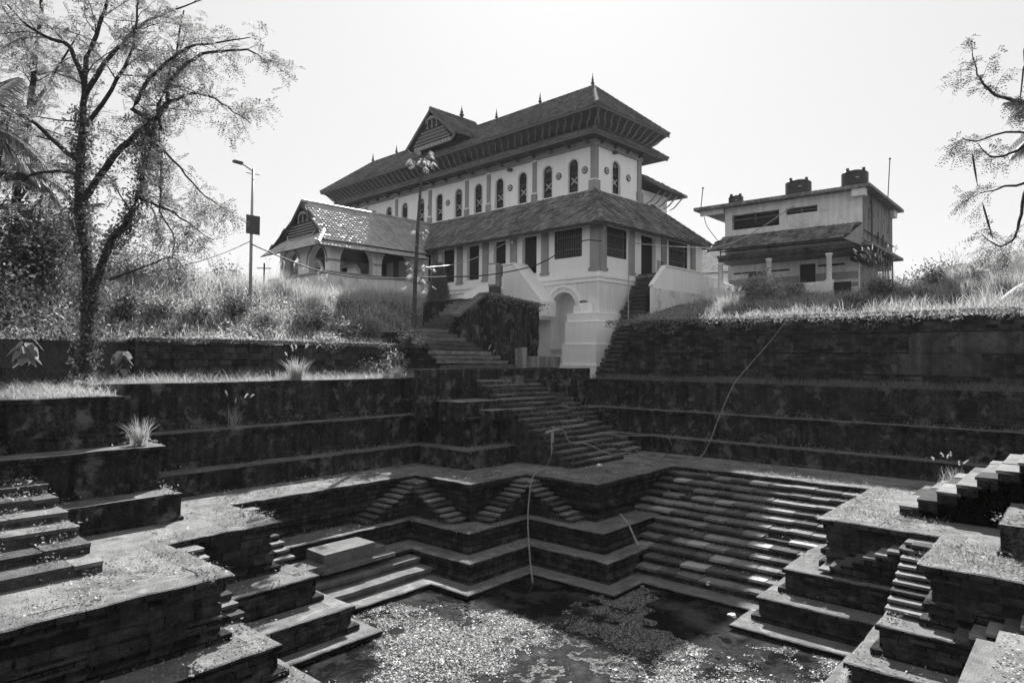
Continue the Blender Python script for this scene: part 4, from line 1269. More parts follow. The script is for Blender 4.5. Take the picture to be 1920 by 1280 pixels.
AB('floor_slab', 'concrete', (-18.2, -9.2, 41.3, 49.4, 6.44, 6.61), (-18.2, -9.75, 41.5, 49.2, 6.2, 6.438))
AB('slab_beam', 'shutter', (-10.6, -9.8, 42.2, 48.9, 5.8, 6.19))
AB('lower_wall', 'white2', (-18.4, -13.8, 43.5, 43.7, 3.4, 6.2), (-12.85, -10.4, 43.5, 43.7, 3.4, 6.2), (-13.8, -12.85, 43.5, 43.7, 5.95, 6.2))
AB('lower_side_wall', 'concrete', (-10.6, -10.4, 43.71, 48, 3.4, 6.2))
AB('grey_dado', 'greyp', (-18.3, -13.8, 43.47, 43.498, 4.85, 5.25), (-12.85, -10.45, 43.47, 43.498, 4.85, 5.3))
AB('grey_dado', 'greyp', (-18.3, -13.8, 43.47, 43.498, 4.4, 4.65), (-12.85, -10.45, 43.47, 43.498, 4.4, 4.65))
AB('door', 'shutter', (-13.8, -12.85, 43.6, 43.64, 3.4, 5.95)); AB('dark_opening', 'shutter', (-17.0, -15.6, 43.45, 43.49, 3.6, 5.6))
AB('louvre', 'shutter', (-18, -14.4, 43.46, 43.49, 5.62, 5.72)); AB('louvre', 'shutter', (-12.7, -11.2, 43.46, 43.49, 5.72, 5.82))
AB('parapet', 'white2', (-18.4, -10.95, 40, 40.2, 3.2, 4.42)); AB('parapet_pier', 'white2', (-11.3, -10.9, 39.95, 40.25, 3.2, 4.5))
AB('gate', 'shutter', (-10.88, -10.0, 40.1, 40.15, 3.3, 4.35)); AB('gate_pier', 'white2', (-9.98, -9.7, 40, 43.5, 3.2, 4.5)) if False else None
AB('floor', 'concrete', (-18.4, -10.0, 40.2, 43.5, 3.3, 3.6))
for x in (-17.5, -14.52, -11.17):
    mb = MB(); mb.lathe([(.17, 0), (.15, .1), (.15, 2.1), (.19, 2.13), (.19, 2.25)], (x + 13.7, -1.75, .25), 12); mb.build('column', 'white2', an, True)
    mb = MB(); mb.tube([(x + 13.7, -1.75, 2.5), (x + 13.7, -1.75, 3.42)], .035, 6); mb.build('post', 'metal', an)
tiles(an, (-18.4 + 13.7, -2.05, 3.28), (-10.35 + 13.7, -2.05, 3.28), (-17.9 + 13.7, -.52, 4.28), (-9.75 + 13.7, -.52, 4.28), 'tile_old', w=.26)
mb = MB(); mb.prism([(-10.3 + 13.7, -2.0, 3.2), (-9.72 + 13.7, -.52, 4.22), (-9.72 + 13.7, -.52, 2.95), (-9.72 + 13.7, -.6, 2.95)], (-.06, 0, 0)); mb.build('lean_to_cheek', 'greyp', an)
for (z, r) in ((6.85, .04), (6.3, .05)):
    mb = MB(); mb.tube([(-18 + 13.7, -.62, z - 3.5), (-9.7 + 13.7, -.62, z - 3.5)], r, 6); mb.build('pipe', 'metal', an)
for (ya, z) in ((41.6, 7.35), (41.6, 6.75)):
    mb = MB(); mb.tube([(-9.66 + 13.7, ya - 42, z - 3.5), (-9.66 + 13.7, 49 - 42, z - 3.5)], .04, 6); mb.build('pipe', 'metal', an)
for (y, z0, z1) in ((43.0, 6.7, 9.6), (44.5, 6.7, 7.6), (45.7, 4, 7.6), (46.3, 3.4, 7.2), (47, 3.4, 6.6), (48.2, 3.4, 6.6)):
    mb = MB(); mb.tube([(-9.6 + 13.7, y - 42, z0 - 3.5), (-9.6 + 13.7, y - 42, z1 - 3.5)], .05, 6); mb.build('drain_pipe', 'metal', an)
tiles(an, (-19.5 + 13.7, 7, 4.6), (-24 + 13.7, 7, 4.6), (-19.5 + 13.7, 9.5, 6.0), (-24 + 13.7, 9.5, 6.0), 'tile_lit') if False else None
for (x0, lab, r, h, yy) in ((-17.65, 'smallest ribbed black water tank at the house end of the annex roof', .47, 1.0, 43), (-13.7, 'squat ribbed black water tank in the middle of the annex roof', .76, 1.38, 43), (-10.5, 'ribbed black water tank next to the leaning rod on the annex roof', .73, 1.42, 43)):
    tk = tagt(empty('water_tank', (x0, yy, 9.8)), lab, 'water tank')
    prof = []
    for k in range(8):
        z = h * .8 * k / 8; prof += [(r * .97, z), (r, z + h * .03), (r, z + h * .07), (r * .97, z + h * .1 - .001)]
    prof += [(r, h * .8), (r * .8, h * .88), (r * .4, h * .91), (.05, h * .92)]
    mb = MB(); mb.lathe(prof, (0, 0, 0), 20); mb.build('drum', 'tank', tk, True)
    mb = MB(); mb.lathe([(r * .32, h * .86), (r * .34, h * .93), (r * .3, h * .95), (.02, h * .96)], (0, 0, 0), 14); mb.build('lid', 'tank', tk, True)
    for k in range(4):
        a = math.pi / 4 + k * math.pi / 2 + .35
        mb = MB(); mb.box(r * .82 * math.cos(a) - .07, r * .82 * math.cos(a) + .07, r * .82 * math.sin(a) - .07, r * .82 * math.sin(a) + .07, h * .78, h * .97, .006); mb.build('lifting_lug', 'tank', tk)
    mb = MB(); a = -1.15
    mb.prism([(r * 1.012 * math.cos(a + t), r * 1.012 * math.sin(a + t), h * .52) for t in (-.13, 0, .13)] + [(r * 1.012 * math.cos(a + t), r * 1.012 * math.sin(a + t), h * .57) for t in (.13, 0, -.13)], (.004, -.01, 0)); mb.build('maker_plate', 'greyp', tk)
for (x, y, z, h, lab) in ((-9.5, 46.5, 9.8, 2.6, 'leaning thin steel rod beside the end water tank'), (-19.3, 41.3, 9.8, 1.3, 'short capped pipe on the overhanging end of the annex roof')):
    mb = MB(); mb.tube([(0, 0, 0), (.12, .05, h)], .03, 6); mb.tube([(.12, .05, h), (.125, .05, h + .08)], .07, 6)
    o = mb.build('roof_rod', 'metal'); o.location = (x, y, z); tagt(o, lab, 'pipe')
ar = tagt(empty('outbuilding', (-24, 52, 3.5)), 'low outbuilding with a bright tiled roof glimpsed between house and annex', 'building')
mb = MB(); mb.box(-3, 9, 0, 5, -.5, 3.6); mb.build('wall', 'white2', ar)
tiles(ar, (-4, -1, 3.4), (10, -1, 3.4), (-4, 3, 6.3), (10, 3, 6.3), 'tile_lit')

# ================================================================ ground
def sm(t): t = min(1.0, max(0.0, t)); return t * t * (3 - 2 * t)


def gz(x, y):
    nz = noise.noise(Vector((x * .25, y * .25, 0))) * .22 + noise.noise(Vector((x * .9, y * .9, 4))) * .07
    zl = .42 + 2.95 * sm((-24.2 - x) / 8.5)
    zr = 1.72 + 1.75 * sm((y - 30.4) / 9.0) + .25 * sm((x + 8) / 8) * sm((y - 31) / 5)
    edge = min(1.0, max(0.0, max(-24.3 - x, y - 30.6) / 1.5))
    if y < 30.2 and x < -23.5: z = zl + (3.5 - zl) * sm((y - 27) / 4) * sm((-26.5 - x) / 2)
    elif y >= 30.2:
        t = sm((x + 24) / 4.5)
        z = 3.5 * (1 - t) + zr * t
        if x < -24: z = max(zl, 3.4) if y > 31 else zl + (3.5 - zl) * sm((y - 27) / 4) * sm((-26.5 - x) / 2)
    else: z = 1.0
    return z + nz * edge


xs = np.concatenate([[-640, -350, -200, -120], np.arange(-80, -36, 2.0), np.arange(-36, 12, .5), np.arange(12, 60, 4), [100, 200, 350, 640]])
ys = np.concatenate([[-640, -350, -150, -60], np.arange(-30, -6, 3.0), np.arange(-6, 46, .5), np.arange(46, 110, 4), [160, 300, 480, 700]])
V = np.array([(x, y, gz(x, y)) for y in ys for x in xs])
nx = len(xs); Fq = []
for j in range(len(ys) - 1):
    for i in range(nx - 1):
        cx, cy = (xs[i] + xs[i + 1]) / 2, (ys[j] + ys[j + 1]) / 2
        if -24.0 < cx < 8 and -9 < cy < 30.3: continue
        if -27.5 < cx < -18.4 and 27.5 < cy < 34.5: continue
        Fq.append((j * nx + i, j * nx + i + 1, (j + 1) * nx + i + 1, (j + 1) * nx + i))
struct(npmesh('ground', V, Fq, 'soil', smooth=True))
mb = MB(); mb.box(-24.9, -24.02, -9, 23, -1.3, .38); mb.box(-30, -24.02, -9, 2, -1.3, .3); mb.build('bank_face', 'soil')['kind'] = 'structure'
# distant wooded hill
mb = MB(); vs = []; NX, NY = 60, 24
for j in range(NY):
    for i in range(NX):
        u, v = i / (NX - 1) * 2 - 1, j / (NY - 1) * 2 - 1
        h = max(0, 1 - u * u) ** 1.0 * max(0, 1 - v * v) * 66
        n = noise.fractal(Vector((u * 7, v * 5, 2)), 1, 2, 5) * 4.5
        vs.append((u * 190, v * 120, h + n * min(1, h / 12) + 2))
hl = MB(); hl.add(vs, [(j * NX + i, j * NX + i + 1, (j + 1) * NX + i + 1, (j + 1) * NX + i) for j in range(NY - 1) for i in range(NX - 1)])
ho = hl.build('hill', 'hill', None, True); hp = at(2010, 560, D=430); ho.location = (hp.x, hp.y, 3); ho.rotation_euler = (0, 0, R(40)); struct(ho)


# ================================================================ vegetation helpers
def blades(P, H, Wd, lean, rng=RNG, bend=1.0):
    n = len(P)
    a = rng.uniform(0, 2 * np.pi, n)
    d = np.stack([np.cos(a), np.sin(a), np.zeros(n)], 1)
    s = np.stack([-np.sin(a), np.cos(a), np.zeros(n)], 1)
    rot = rng.uniform(0, np.pi, n)
    s = s * np.cos(rot)[:, None] + d * np.sin(rot)[:, None]
    ln = (rng.uniform(.15, 1, n) * lean)[:, None]
    H = H[:, None]; W2 = Wd[:, None] / 2
    up = np.array([0, 0, 1.0])
    p1 = P + up * H * .52 + d * H * ln * .42
    p2 = P + up * H * (1 - .25 * ln * bend) + d * H * ln * 1.0
    V = np.stack([P - s * W2, P + s * W2, p1 - s * W2 * .8, p1 + s * W2 * .8, p2 - s * W2 * .12, p2 + s * W2 * .12], 1).reshape(-1, 3)
    b = np.arange(n)[:, None] * 6
    return V, np.concatenate([b + [[0, 1, 3, 2]], b + [[2, 3, 5, 4]]])


def scatter(n, x0, x1, y0, y1, zf, dens=None):
    P = []
    while len(P) < n:
        x, y = random.uniform(x0, x1), random.uniform(y0, y1)
        if dens is not None and random.random() > dens(x, y): continue
        P.append((x, y, zf(x, y)))
    return np.array(P)


def leaves(P, S, up=.5, rng=RNG, asp=.55):
    """single leaf quads (diamond) with random normals biased upwards"""
    n = len(P)
    nr = rng.normal(0, 1, (n, 3)); nr[:, 2] = np.abs(nr[:, 2]) + up * 2
    nr /= np.linalg.norm(nr, axis=1)[:, None]
    t = rng.normal(0, 1, (n, 3)); u = np.cross(nr, t); u /= np.linalg.norm(u, axis=1)[:, None] + 1e-9
    v = np.cross(nr, u); S = S[:, None]
    V = np.stack([P - u * S, P - v * S * asp - u * S * .1, P + u * S, P + v * S * asp - u * S * .1], 1).reshape(-1, 3)
    return V, np.arange(n * 4).reshape(-1, 4)


def sprays(P, D, L, npair, size, rng=RNG, droop=.25):
    """pinnate leaf sprays: base P, direction D, length L"""
    n = len(P)
    D = D / (np.linalg.norm(D, axis=1)[:, None] + 1e-9)
    up = np.tile(np.array([[0.0, 0, 1]]), (n, 1)) + rng.normal(0, .45, (n, 3))
    S = np.cross(D, up); S /= np.linalg.norm(S, axis=1)[:, None] + 1e-9
    Nn = np.cross(S, D)
    out = []
    for k in range(npair):
        t = (k + .6) / npair
        c = P + D * (L * t)[:, None] - np.array([0, 0, 1.0]) * (L * droop * t * t)[:, None]
        for sg in (-1, 1):
            dd = S * sg + D * .45 + Nn * rng.normal(0, .25, (n, 1)); dd /= np.linalg.norm(dd, axis=1)[:, None]
            w = np.cross(dd, Nn); ls = (size * rng.uniform(.7, 1.3, n) * (1 - .35 * abs(t - .5)))[:, None]
            b = c + dd * .006
            out.append(np.stack([b, b + dd * ls * .5 + w * ls * .26, b + dd * ls, b + dd * ls * .5 - w * ls * .26], 1))
    V = np.concatenate(out).reshape(-1, 3)
    return V, np.arange(len(V)).reshape(-1, 4)


def merge(parts):
    Vs, Fs, o = [], [], 0
    for V, Q in parts:
        Vs.append(V); Fs.append(Q + o); o += len(V)
    return np.concatenate(Vs), np.concatenate(Fs)


# ---------------------------------------------------------------- grass and ground cover (nobody could count it)
def patchy(sc, off, lo=.15):
    return lambda x, y: max(lo, min(1, .5 + 1.3 * noise.noise(Vector((x * sc, y * sc, off)))))


lx0, lx1, ly0, ly1 = -38, -24.1, -6, 30.5
P = scatter(46000, lx0, lx1, ly0, ly1, gz, lambda x, y: patchy(.35, 1)(x, y) * (.35 + .65 * sm((-25.5 - x) / 5)) * (1 if not (x > -29 and y > 22) else .25) * (1 if y < 27 or x < -30 else .15))
H = RNG.uniform(.18, .5, len(P)) + .65 * RNG.uniform(0, 1, len(P)) ** 2 * np.clip((-27 - P[:, 0]) / 5, 0, 1)
stuff(npmesh('grass', *blades(P, H, RNG.uniform(.012, .03, len(P)), .75), 'grass'), 'tall dry grass covering the bank left of the house', 'grass')
P = scatter(42000, -38, -24.1, -6, 27, lambda x, y: gz(x, y) + random.uniform(.02, .45) * random.random(), lambda x, y: max(.02, patchy(.45, 5, 0)(x, y) ** 2) * (1 - .75 * sm((-28 - x) / 5)))
stuff(npmesh('ground_cover', *leaves(P, RNG.uniform(.02, .085, len(P)) , .35), 'leafb'), 'broad-leaved creepers and weeds over the left bank', 'weeds')
P = scatter(26000, -38, -24.1, -6, 16, lambda x, y: gz(x, y) + random.uniform(.0, .6), lambda x, y: 1 - sm((y - 4) / 9))
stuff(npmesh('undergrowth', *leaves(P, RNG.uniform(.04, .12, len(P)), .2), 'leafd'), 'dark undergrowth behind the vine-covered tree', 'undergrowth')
P = scatter(17000, -24.1, -21.4, 6.8, 19.4, lambda x, y: -.87, lambda x, y: patchy(.8, 2, .3)(x, y))
Q = scatter(34000, -22.0, -18.75, -4.5, 6.6, lambda x, y: -1.06, lambda x, y: patchy(.7, 3, .3)(x, y))
P = np.concatenate([P, Q])
stuff(npmesh('grass', *blades(P, (.06 + .12 * RNG.exponential(1.0, len(P))).clip(.05, .5), RNG.uniform(.005, .014, len(P)), 1.7), 'grass'), 'low sunlit grass along the top of the left tank walls', 'grass')
P = scatter(13000, -19, 5, 28.1, 29.9, lambda x, y: -1.02, lambda x, y: patchy(.6, 6, .2)(x, y) * (.4 + .6 * (y - 28) / 2))
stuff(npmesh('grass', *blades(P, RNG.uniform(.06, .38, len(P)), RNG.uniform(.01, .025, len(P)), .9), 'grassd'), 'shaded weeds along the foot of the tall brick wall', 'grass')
rd = lambda x, y: patchy(.55, 8, .06)(x, y) * (1 if not (-18.8 < x < -9 and y > 39.8) else 0) * (1 if x > -19.2 + (y - 30) * .12 else 0)
P = scatter(48000, -19.5, 7, 30.35, 46, gz, rd)
H = (.08 + .14 * RNG.exponential(1.0, len(P))).clip(.06, .6) + .45 * RNG.uniform(0, 1, len(P)) ** 2 * np.clip((P[:, 0] + 9) / 5, 0, 1)
stuff(npmesh('grass', *blades(P, H, RNG.uniform(.012, .03, len(P)), .8), 'grass'), 'dry grass over the bank below the annex', 'grass')
P = scatter(22000, -19.5, 7, 30.3, 40, lambda x, y: gz(x, y) + random.uniform(0, .3), rd)
stuff(npmesh('ground_cover', *leaves(P, RNG.uniform(.03, .08, len(P)), .5), 'leaf'), 'leafy weeds over the bank below the annex', 'weeds')
# creepers hanging over the wall tops
P = []
for k in range(5200):
    x = random.uniform(-19.2, 6); d = random.random() ** 2 * (.25 + .8 * max(0, noise.noise(Vector((x * .8, 0, 3))) + .25))
    P.append((x, 29.93 - random.random() * .12, 1.95 - d))
for k in range(3200):
    y = random.uniform(8.7, 20.5); d = random.random() ** 2 * (.12 + .55 * max(0, noise.noise(Vector((y * .7, 1, 3)))))
    P.append((-23.4 + random.random() * .12 - (.45 if y > 14.3 else 0), y, .58 - d))
for k in range(2200):
    y = random.uniform(24.6, 29.2); P.append((-23.0 + random.gauss(0, .25), y, 3.1 - .07 * (y - 25) - max(0, random.gauss(0, .22)) + .08))
P = np.array(P)
stuff(npmesh('creeper', *leaves(P, RNG.uniform(.03, .075, len(P)), .0), 'leaf'), 'creepers spilling over the tops of the retaining walls', 'creeper')


# small weeds and litter on the ledges, walkway and steps
def ring_points(poly, n, off0, off1, z, keep=.5, sc=.5):
    out = []
    base = [Vector(p) for p in poly]
    segs = [(base[i], base[(i + 1) % len(base)]) for i in range(len(base))]
    Ls = [(b - a).length for a, b in segs]
    while len(out) < n:
        a, b = random.choices(segs, weights=Ls)[0]
        t = random.random(); d = (b - a).normalized(); p = a.lerp(b, t) + Vector((d.y, -d.x)) * random.uniform(off0, off1)
        if noise.noise(Vector((p.x * sc, p.y * sc, z))) < keep - .5 + random.gauss(0, .15): continue
        out.append((p.x, p.y, z))
    return np.array(out)


Ps = [ring_points(T1, 4200, -.7, .1, -2.27, .55), ring_points(T2, 3600, -.75, .0, -3.35, .55), ring_points(P3, 5200, -1.9, -.1, -3.99, .5), ring_points(P4, 1500, -.8, -.1, -5.19, .6), ring_points(P5, 1200, -.6, -.1, -5.77, .6)]
Ps.append(scatter(2600, -20.4, -14.5, -1, 4.6, lambda x, y: -4.0 + .2 * (int((-13.95 - x) / .66) + 1), lambda x, y: patchy(1.1, 9, 0)(x, y) ** 2))
Ps.append(scatter(1800, -19.0, -14.4, 20.2, 26.3, lambda x, y: -4.0 + .182 * (int((-14.35 - x) / .285) + 1), lambda x, y: patchy(1.1, 12, 0)(x, y) ** 2))
cl = []
for poly, z, n in ((T1, -2.28, 170), (T2, -3.36, 130), (P3, -4.0, 45), (P4, -5.2, 40)):
    for c in ring_points(poly, n, -.5, .02, z, .5, .6):
        cl.append(np.stack([RNG.normal(c[0], .11, 26), RNG.normal(c[1], .11, 26), z + np.abs(RNG.normal(0, .07, 26))], 1))
for c in scatter(110, -20.4, -14.2, -1, 4.7, lambda x, y: -4.0 + .2 * (int((-13.95 - x) / .66) + 1)):
    cl.append(np.stack([RNG.normal(c[0], .13, 30), RNG.normal(c[1], .13, 30), c[2] + np.abs(RNG.normal(0, .08, 30))], 1))
for c in scatter(70, -22, -18.6, -4, 6.6, lambda x, y: -1.04): cl.append(np.stack([RNG.normal(c[0], .14, 26), RNG.normal(c[1], .14, 26), c[2] + np.abs(RNG.normal(0, .1, 26))], 1))
P = np.concatenate(cl)
stuff(npmesh('ledge_weeds', *leaves(P, RNG.uniform(.016, .045, len(P)), .35), 'leaf'), 'leafy weed clumps sprouting along the ledges and old steps', 'weeds')
P = np.concatenate(Ps); P[:, 2] += RNG.uniform(0, .12, len(P))
stuff(npmesh('ledge_weeds', *leaves(P, RNG.uniform(.012, .04, len(P)), .5), 'leaf'), 'tiny weeds rooted along the ledges of the tank', 'weeds')
P = np.concatenate([ring_points(P3, 16000, -2.4, -.12, -4.01, .42, .35), ring_points(T2, 2600, -.7, 0, -3.37, .55), ring_points(T1, 2600, -.7, 0, -2.3, .55)])
stuff(npmesh('grass', *blades(P, RNG.uniform(.015, .09, len(P)), RNG.uniform(.006, .014, len(P)), 1.6), 'grassd'), 'short turf and dry stalks on the tank walkway and ledges', 'grass')
P = ring_points(P3, 5200, -2.6, -.05, -4.0, .45); P[:, 2] += .012
g = scatter(1500, -11.9, -5.5, 17.6, 23.4, lambda x, y: -4.14 - .178 * int((23.02 - y) / .47 + 1) + .02)
h = scatter(2600, -1.1, 2, 8, 13, lambda x, y: -4.14)
P = np.concatenate([P, g, h])
stuff(npmesh('leaf_litter', *quads_flat(P, RNG.uniform(.01, .032, len(P)), .5), 'litter'), 'dry leaf litter scattered over the stones', 'litter')
pl_mat = RNG


# ---------------------------------------------------------------- trees
def limb_mb(mb, pts, r0, r1, n=7):
    m = len(pts); mb.tube(pts, [r0 + (r1 - r0) * i / (m - 1) for i in range(m)], n)


def smooth_path(pts, k=3, wob=.03):
    """Catmull-Rom through pts"""
    pts = [Vector(p) for p in pts]; out = []
    for i in range(len(pts) - 1):
        p0, p1, p2, p3 = pts[max(i - 1, 0)], pts[i], pts[i + 1], pts[min(i + 2, len(pts) - 1)]
        for j in range(k):
            t = j / k
            out.append(.5 * ((2 * p1) + (p2 - p0) * t + (2 * p0 - 5 * p1 + 4 * p2 - p3) * t * t + (3 * p1 - p0 - 3 * p2 + p3) * t ** 3) + Vector((random.gauss(0, wob), random.gauss(0, wob), random.gauss(0, wob))))
    out.append(pts[-1])
    return out


def grow(mb, path, r0, r1, dens, length, level, tips, droop=.1, gr=.35):
    L = sum((path[i + 1] - path[i]).length for i in range(len(path) - 1))
    for k in range(max(1, int(L * dens))):
        t = random.uniform(.18, 1.0); i = min(int(t * (len(path) - 1)), len(path) - 2)
        p = path[i].lerp(path[i + 1], random.random())
        d = (path[i + 1] - path[i]).normalized()
        dv = (d * .7 + Vector((random.gauss(0, .6), random.gauss(0, .6), random.gauss(.12, .5)))).normalized()
        ln = length * random.uniform(.5, 1.2) * (1.1 - .5 * t)
        q = [p]; nseg = 4
        for s in range(nseg):
            dv = (dv + Vector((random.gauss(0, .2), random.gauss(0, .2), random.gauss(-droop, .15)))).normalized()
            q.append(q[-1] + dv * ln / nseg)
        rr = max(.004, (r0 + (r1 - r0) * t) * gr)
        limb_mb(mb, q, rr, rr * .35, 5 if level else 4)
        if level > 0: grow(mb, q, rr, rr * .35, 3.8, length * .5, level - 1, tips, droop, .5)
        for s in range(1, nseg + 1): tips.append((q[s], (q[s] - q[s - 1]).normalized()))


def leaf_cloud(tips, per, spread, L, npair, size, droop=.3):
    P, D = [], []
    for p, d in tips:
        for k in range(per if random.random() < per - int(per) or per >= 1 else 0) if isinstance(per, int) else range(int(per) + (random.random() < per - int(per))):
            P.append(p + Vector((random.gauss(0, spread), random.gauss(0, spread), random.gauss(0, spread))))
            D.append(d * .6 + Vector((random.gauss(0, .7), random.gauss(0, .7), random.gauss(-.05, .5))))
    P = np.array(P); D = np.array(D)
    return sprays(P, D, RNG.uniform(L * .6, L * 1.3, len(P)), npair, size, droop=droop)


def px_path(pts, D, dvar=.6):
    r = random.uniform(-dvar, dvar); s = random.uniform(-dvar, dvar)
    n = len(pts)
    return [at(x, y, D=D + r * i / n + s * (i / n) ** 2) for i, (x, y) in enumerate(pts)]


TD = 19.6
bt = tagt(empty('tree', (-22.2, 6.4, -.9)), 'big feathery-leaved tree with a vine-wrapped trunk standing above the left bastion', 'tree')
limbs = [([(162, 700), (166, 600), (162, 480), (149, 394), (151, 306), (157, 240), (155, 175), (164, 109), (188, 44), (212, -30)], .18, .04),
         ([(150, 385), (197, 315), (245, 262), (284, 228), (311, 197), (315, 160), (350, 118), (394, 98), (451, 94), (481, 101), (499, 118)], .11, .012),
         ([(250, 205), (271, 162), (306, 123), (350, 92), (411, 79), (470, 70)], .08, .012),
         ([(166, 165), (197, 118), (228, 83), (263, 48), (320, 20), (390, -5)], .09, .015),
         ([(172, 560), (206, 460), (236, 420), (258, 372), (276, 284), (289, 232), (300, 200), (330, 100), (345, 20)], .13, .02),
         ([(298, 206), (333, 184), (372, 175), (407, 188), (438, 210), (470, 232)], .06, .012),
         ([(284, 262), (315, 289), (350, 328), (385, 368), (430, 396)], .05, .01),
         ([(270, 376), (315, 394), (350, 416), (400, 450)], .05, .01),
         ([(300, 240), (302, 306), (302, 394), (324, 438), (324, 481)], .05, .012),
         ([(205, 525), (271, 499), (324, 481), (350, 510)], .04, .008),
         ([(153, 306), (109, 271), (66, 232), (26, 210), (-30, 180)], .09, .025),
         ([(157, 158), (131, 88), (96, 74), (57, 52), (10, 5)], .09, .02),
         ([(158, 240), (210, 170), (240, 110), (256, 40), (262, -30)], .08, .02),
         ([(150, 330), (90, 320), (40, 335), (-20, 340)], .07, .02)]
tb = MB(); tips = []
allp = []
for k, (pts, r0, r1) in enumerate(limbs):
    path = smooth_path(px_path(pts, TD, .3 if k == 0 else 1.6), 3, .02)
    if k and k != 9:
        q = min((v for pp, _ in allp for v in pp[:-2]), key=lambda v: (v - path[0]).length); path = [q, q.lerp(path[0], .5)] + path
    limb_mb(tb, path, r0, r1, 8); allp.append((path, r0))
    if k == 0: grow(tb, path[12:], r0 * .5, r1, 1.8, 2.2, 1, tips)
    elif k == 9: grow(tb, path, r0, r1, 1.2, .8, 0, [])
    elif k in (6, 7, 8): grow(tb, path, r0, r1, 2.6, 1.3, 1, tips, .22)
    else: grow(tb, path[3:], min(r0, .09), r1, 2.0, 1.35 if k in (1, 2, 5) else 1.8, 1, tips)
tk = tb.build('trunk', 'bark'); tk.parent = bt; tk.location = -bt.location
print('TIPS', len(tips))
V, Q = leaf_cloud(tips, 1.45, .07, .40, 7, .082)
cr = npmesh('crown', V, Q, 'leaf'); cr.parent = bt; cr.location = -bt.location
P = []
for path, r0 in (allp[0], allp[4], allp[1]):
    for k in range(4600 if r0 > .12 else 900):
        i = random.randrange(0, min(len(path) - 1, 17)); p = path[i].lerp(path[i + 1], random.random())
        rr = (r0 * .7 + abs(random.gauss(0, .17))) ; a = random.uniform(0, 6.28)
        P.append((p.x + rr * math.cos(a), p.y + rr * math.sin(a), p.z + random.gauss(0, .1) - random.random() ** 2 * .5))
iv = npmesh('vine', *leaves(np.array(P), RNG.uniform(.03, .065, len(P)), .0), 'leafd'); iv.parent = bt; iv.location = -bt.location

bt2 = tagt(empty('tree', at(30, 600, D=26).xy.to_3d() + Vector((0, 0, .8))), 'feathery tree whose crown thickens the foliage behind the coconut palms', 'tree')
tb = MB(); tips = []
for pts, r0, r1 in (([(30, 600), (25, 450), (40, 300), (60, 180), (70, 60), (80, -40)], .2, .05), ([(40, 300), (0, 200), (-40, 130)], .09, .03), ([(55, 210), (110, 130), (150, 60)], .08, .02), ([(64, 110), (20, 40), (-10, -20)], .07, .02), ([(30, 380), (80, 320), (120, 290)], .07, .02), ([(28, 420), (-20, 360), (-60, 330)], .07, .02)):
    path = smooth_path(px_path(pts, 26, 1.5), 3, .03); limb_mb(tb, path, r0, r1, 7); grow(tb, path[5 if r0 > .15 else 1:], min(r0, .08), r1, 2.2, 2.2, 1, tips)
tk = tb.build('trunk', 'bark'); tk.parent = bt2; tk.location = -bt2.location
cr = npmesh('crown', *leaf_cloud(tips, 2.0, .1, .46, 8, .08), 'leaf'); cr.parent = bt2; cr.location = -bt2.location

# right-hand tree with long pods reaching into the picture
mt = tagt(empty('tree', (2.6, 9.6, -4.0)), 'drooping pod-bearing tree leaning in from the right, fine feathery leaves', 'tree')
tb = MB(); tips = []
base = Vector((2.6, 9.6, -4.0)); MD = 10.0
trunk = [base, Vector((2.9, 9.9, -1.5)), Vector((2.8, 10.1, 1.2)), Vector((2.3, 10.2, 3.0)), Vector((1.9, 10.1, 5.0))]
limb_mb(tb, smooth_path(trunk, 3, .02), .17, .05, 8)
for pts, r0 in (([(1985, 215), (1920, 191), (1894, 187), (1866, 177), (1844, 155), (1830, 130), (1823, 98)], .035), ([(1985, 235), (1920, 274), (1894, 288), (1866, 295), (1848, 288), (1835, 270)], .026),
                ([(1960, 255), (1884, 248), (1830, 265), (1804, 258)], .02), ([(1985, 300), (1920, 342), (1884, 349), (1859, 358), (1838, 361)], .024),
                ([(1950, 300), (1920, 363), (1912, 417), (1902, 446), (1880, 460), (1859, 455), (1840, 438)], .028), ([(1975, 60), (1925, 110), (1915, 170), (1910, 200)], .02)):
    path = smooth_path(px_path(pts, MD, .25), 3, .006)
    root = trunk[3].lerp(trunk[4], random.random())
    limb_mb(tb, smooth_path([root, path[0].lerp(root, .4), path[0]], 3, .01), r0 * 1.6, r0, 6)
    limb_mb(tb, path, r0, .006, 6)
    grow(tb, path[4:], r0 * .5, .005, 9.0, .5, 1, tips, .16)
k_ = tb.build('trunk', 'bark'); k_.parent = mt; k_.location = -mt.location
print('TIPS2', len(tips))
V, Q = leaf_cloud(tips, 2.2, .02, .16, 5, .034, .4)
c_ = npmesh('crown', V, Q, 'leafd'); c_.parent = mt; c_.location = -mt.location
for (x0, y0, x1, y1) in ((1823, 288, 1833, 349), (1842, 380, 1862, 450), (1920, 90, 1922, 130)):
    mb = MB(); a, b = at(x0, y0, D=MD), at(x1, y1, D=MD)
    mb.tube([a, a.lerp(b, .15), a.lerp(b, .6), b], [.004, .013, .014, .003], 6); o = mb.build('pod', 'bark'); o.parent = mt; o.location = -mt.location


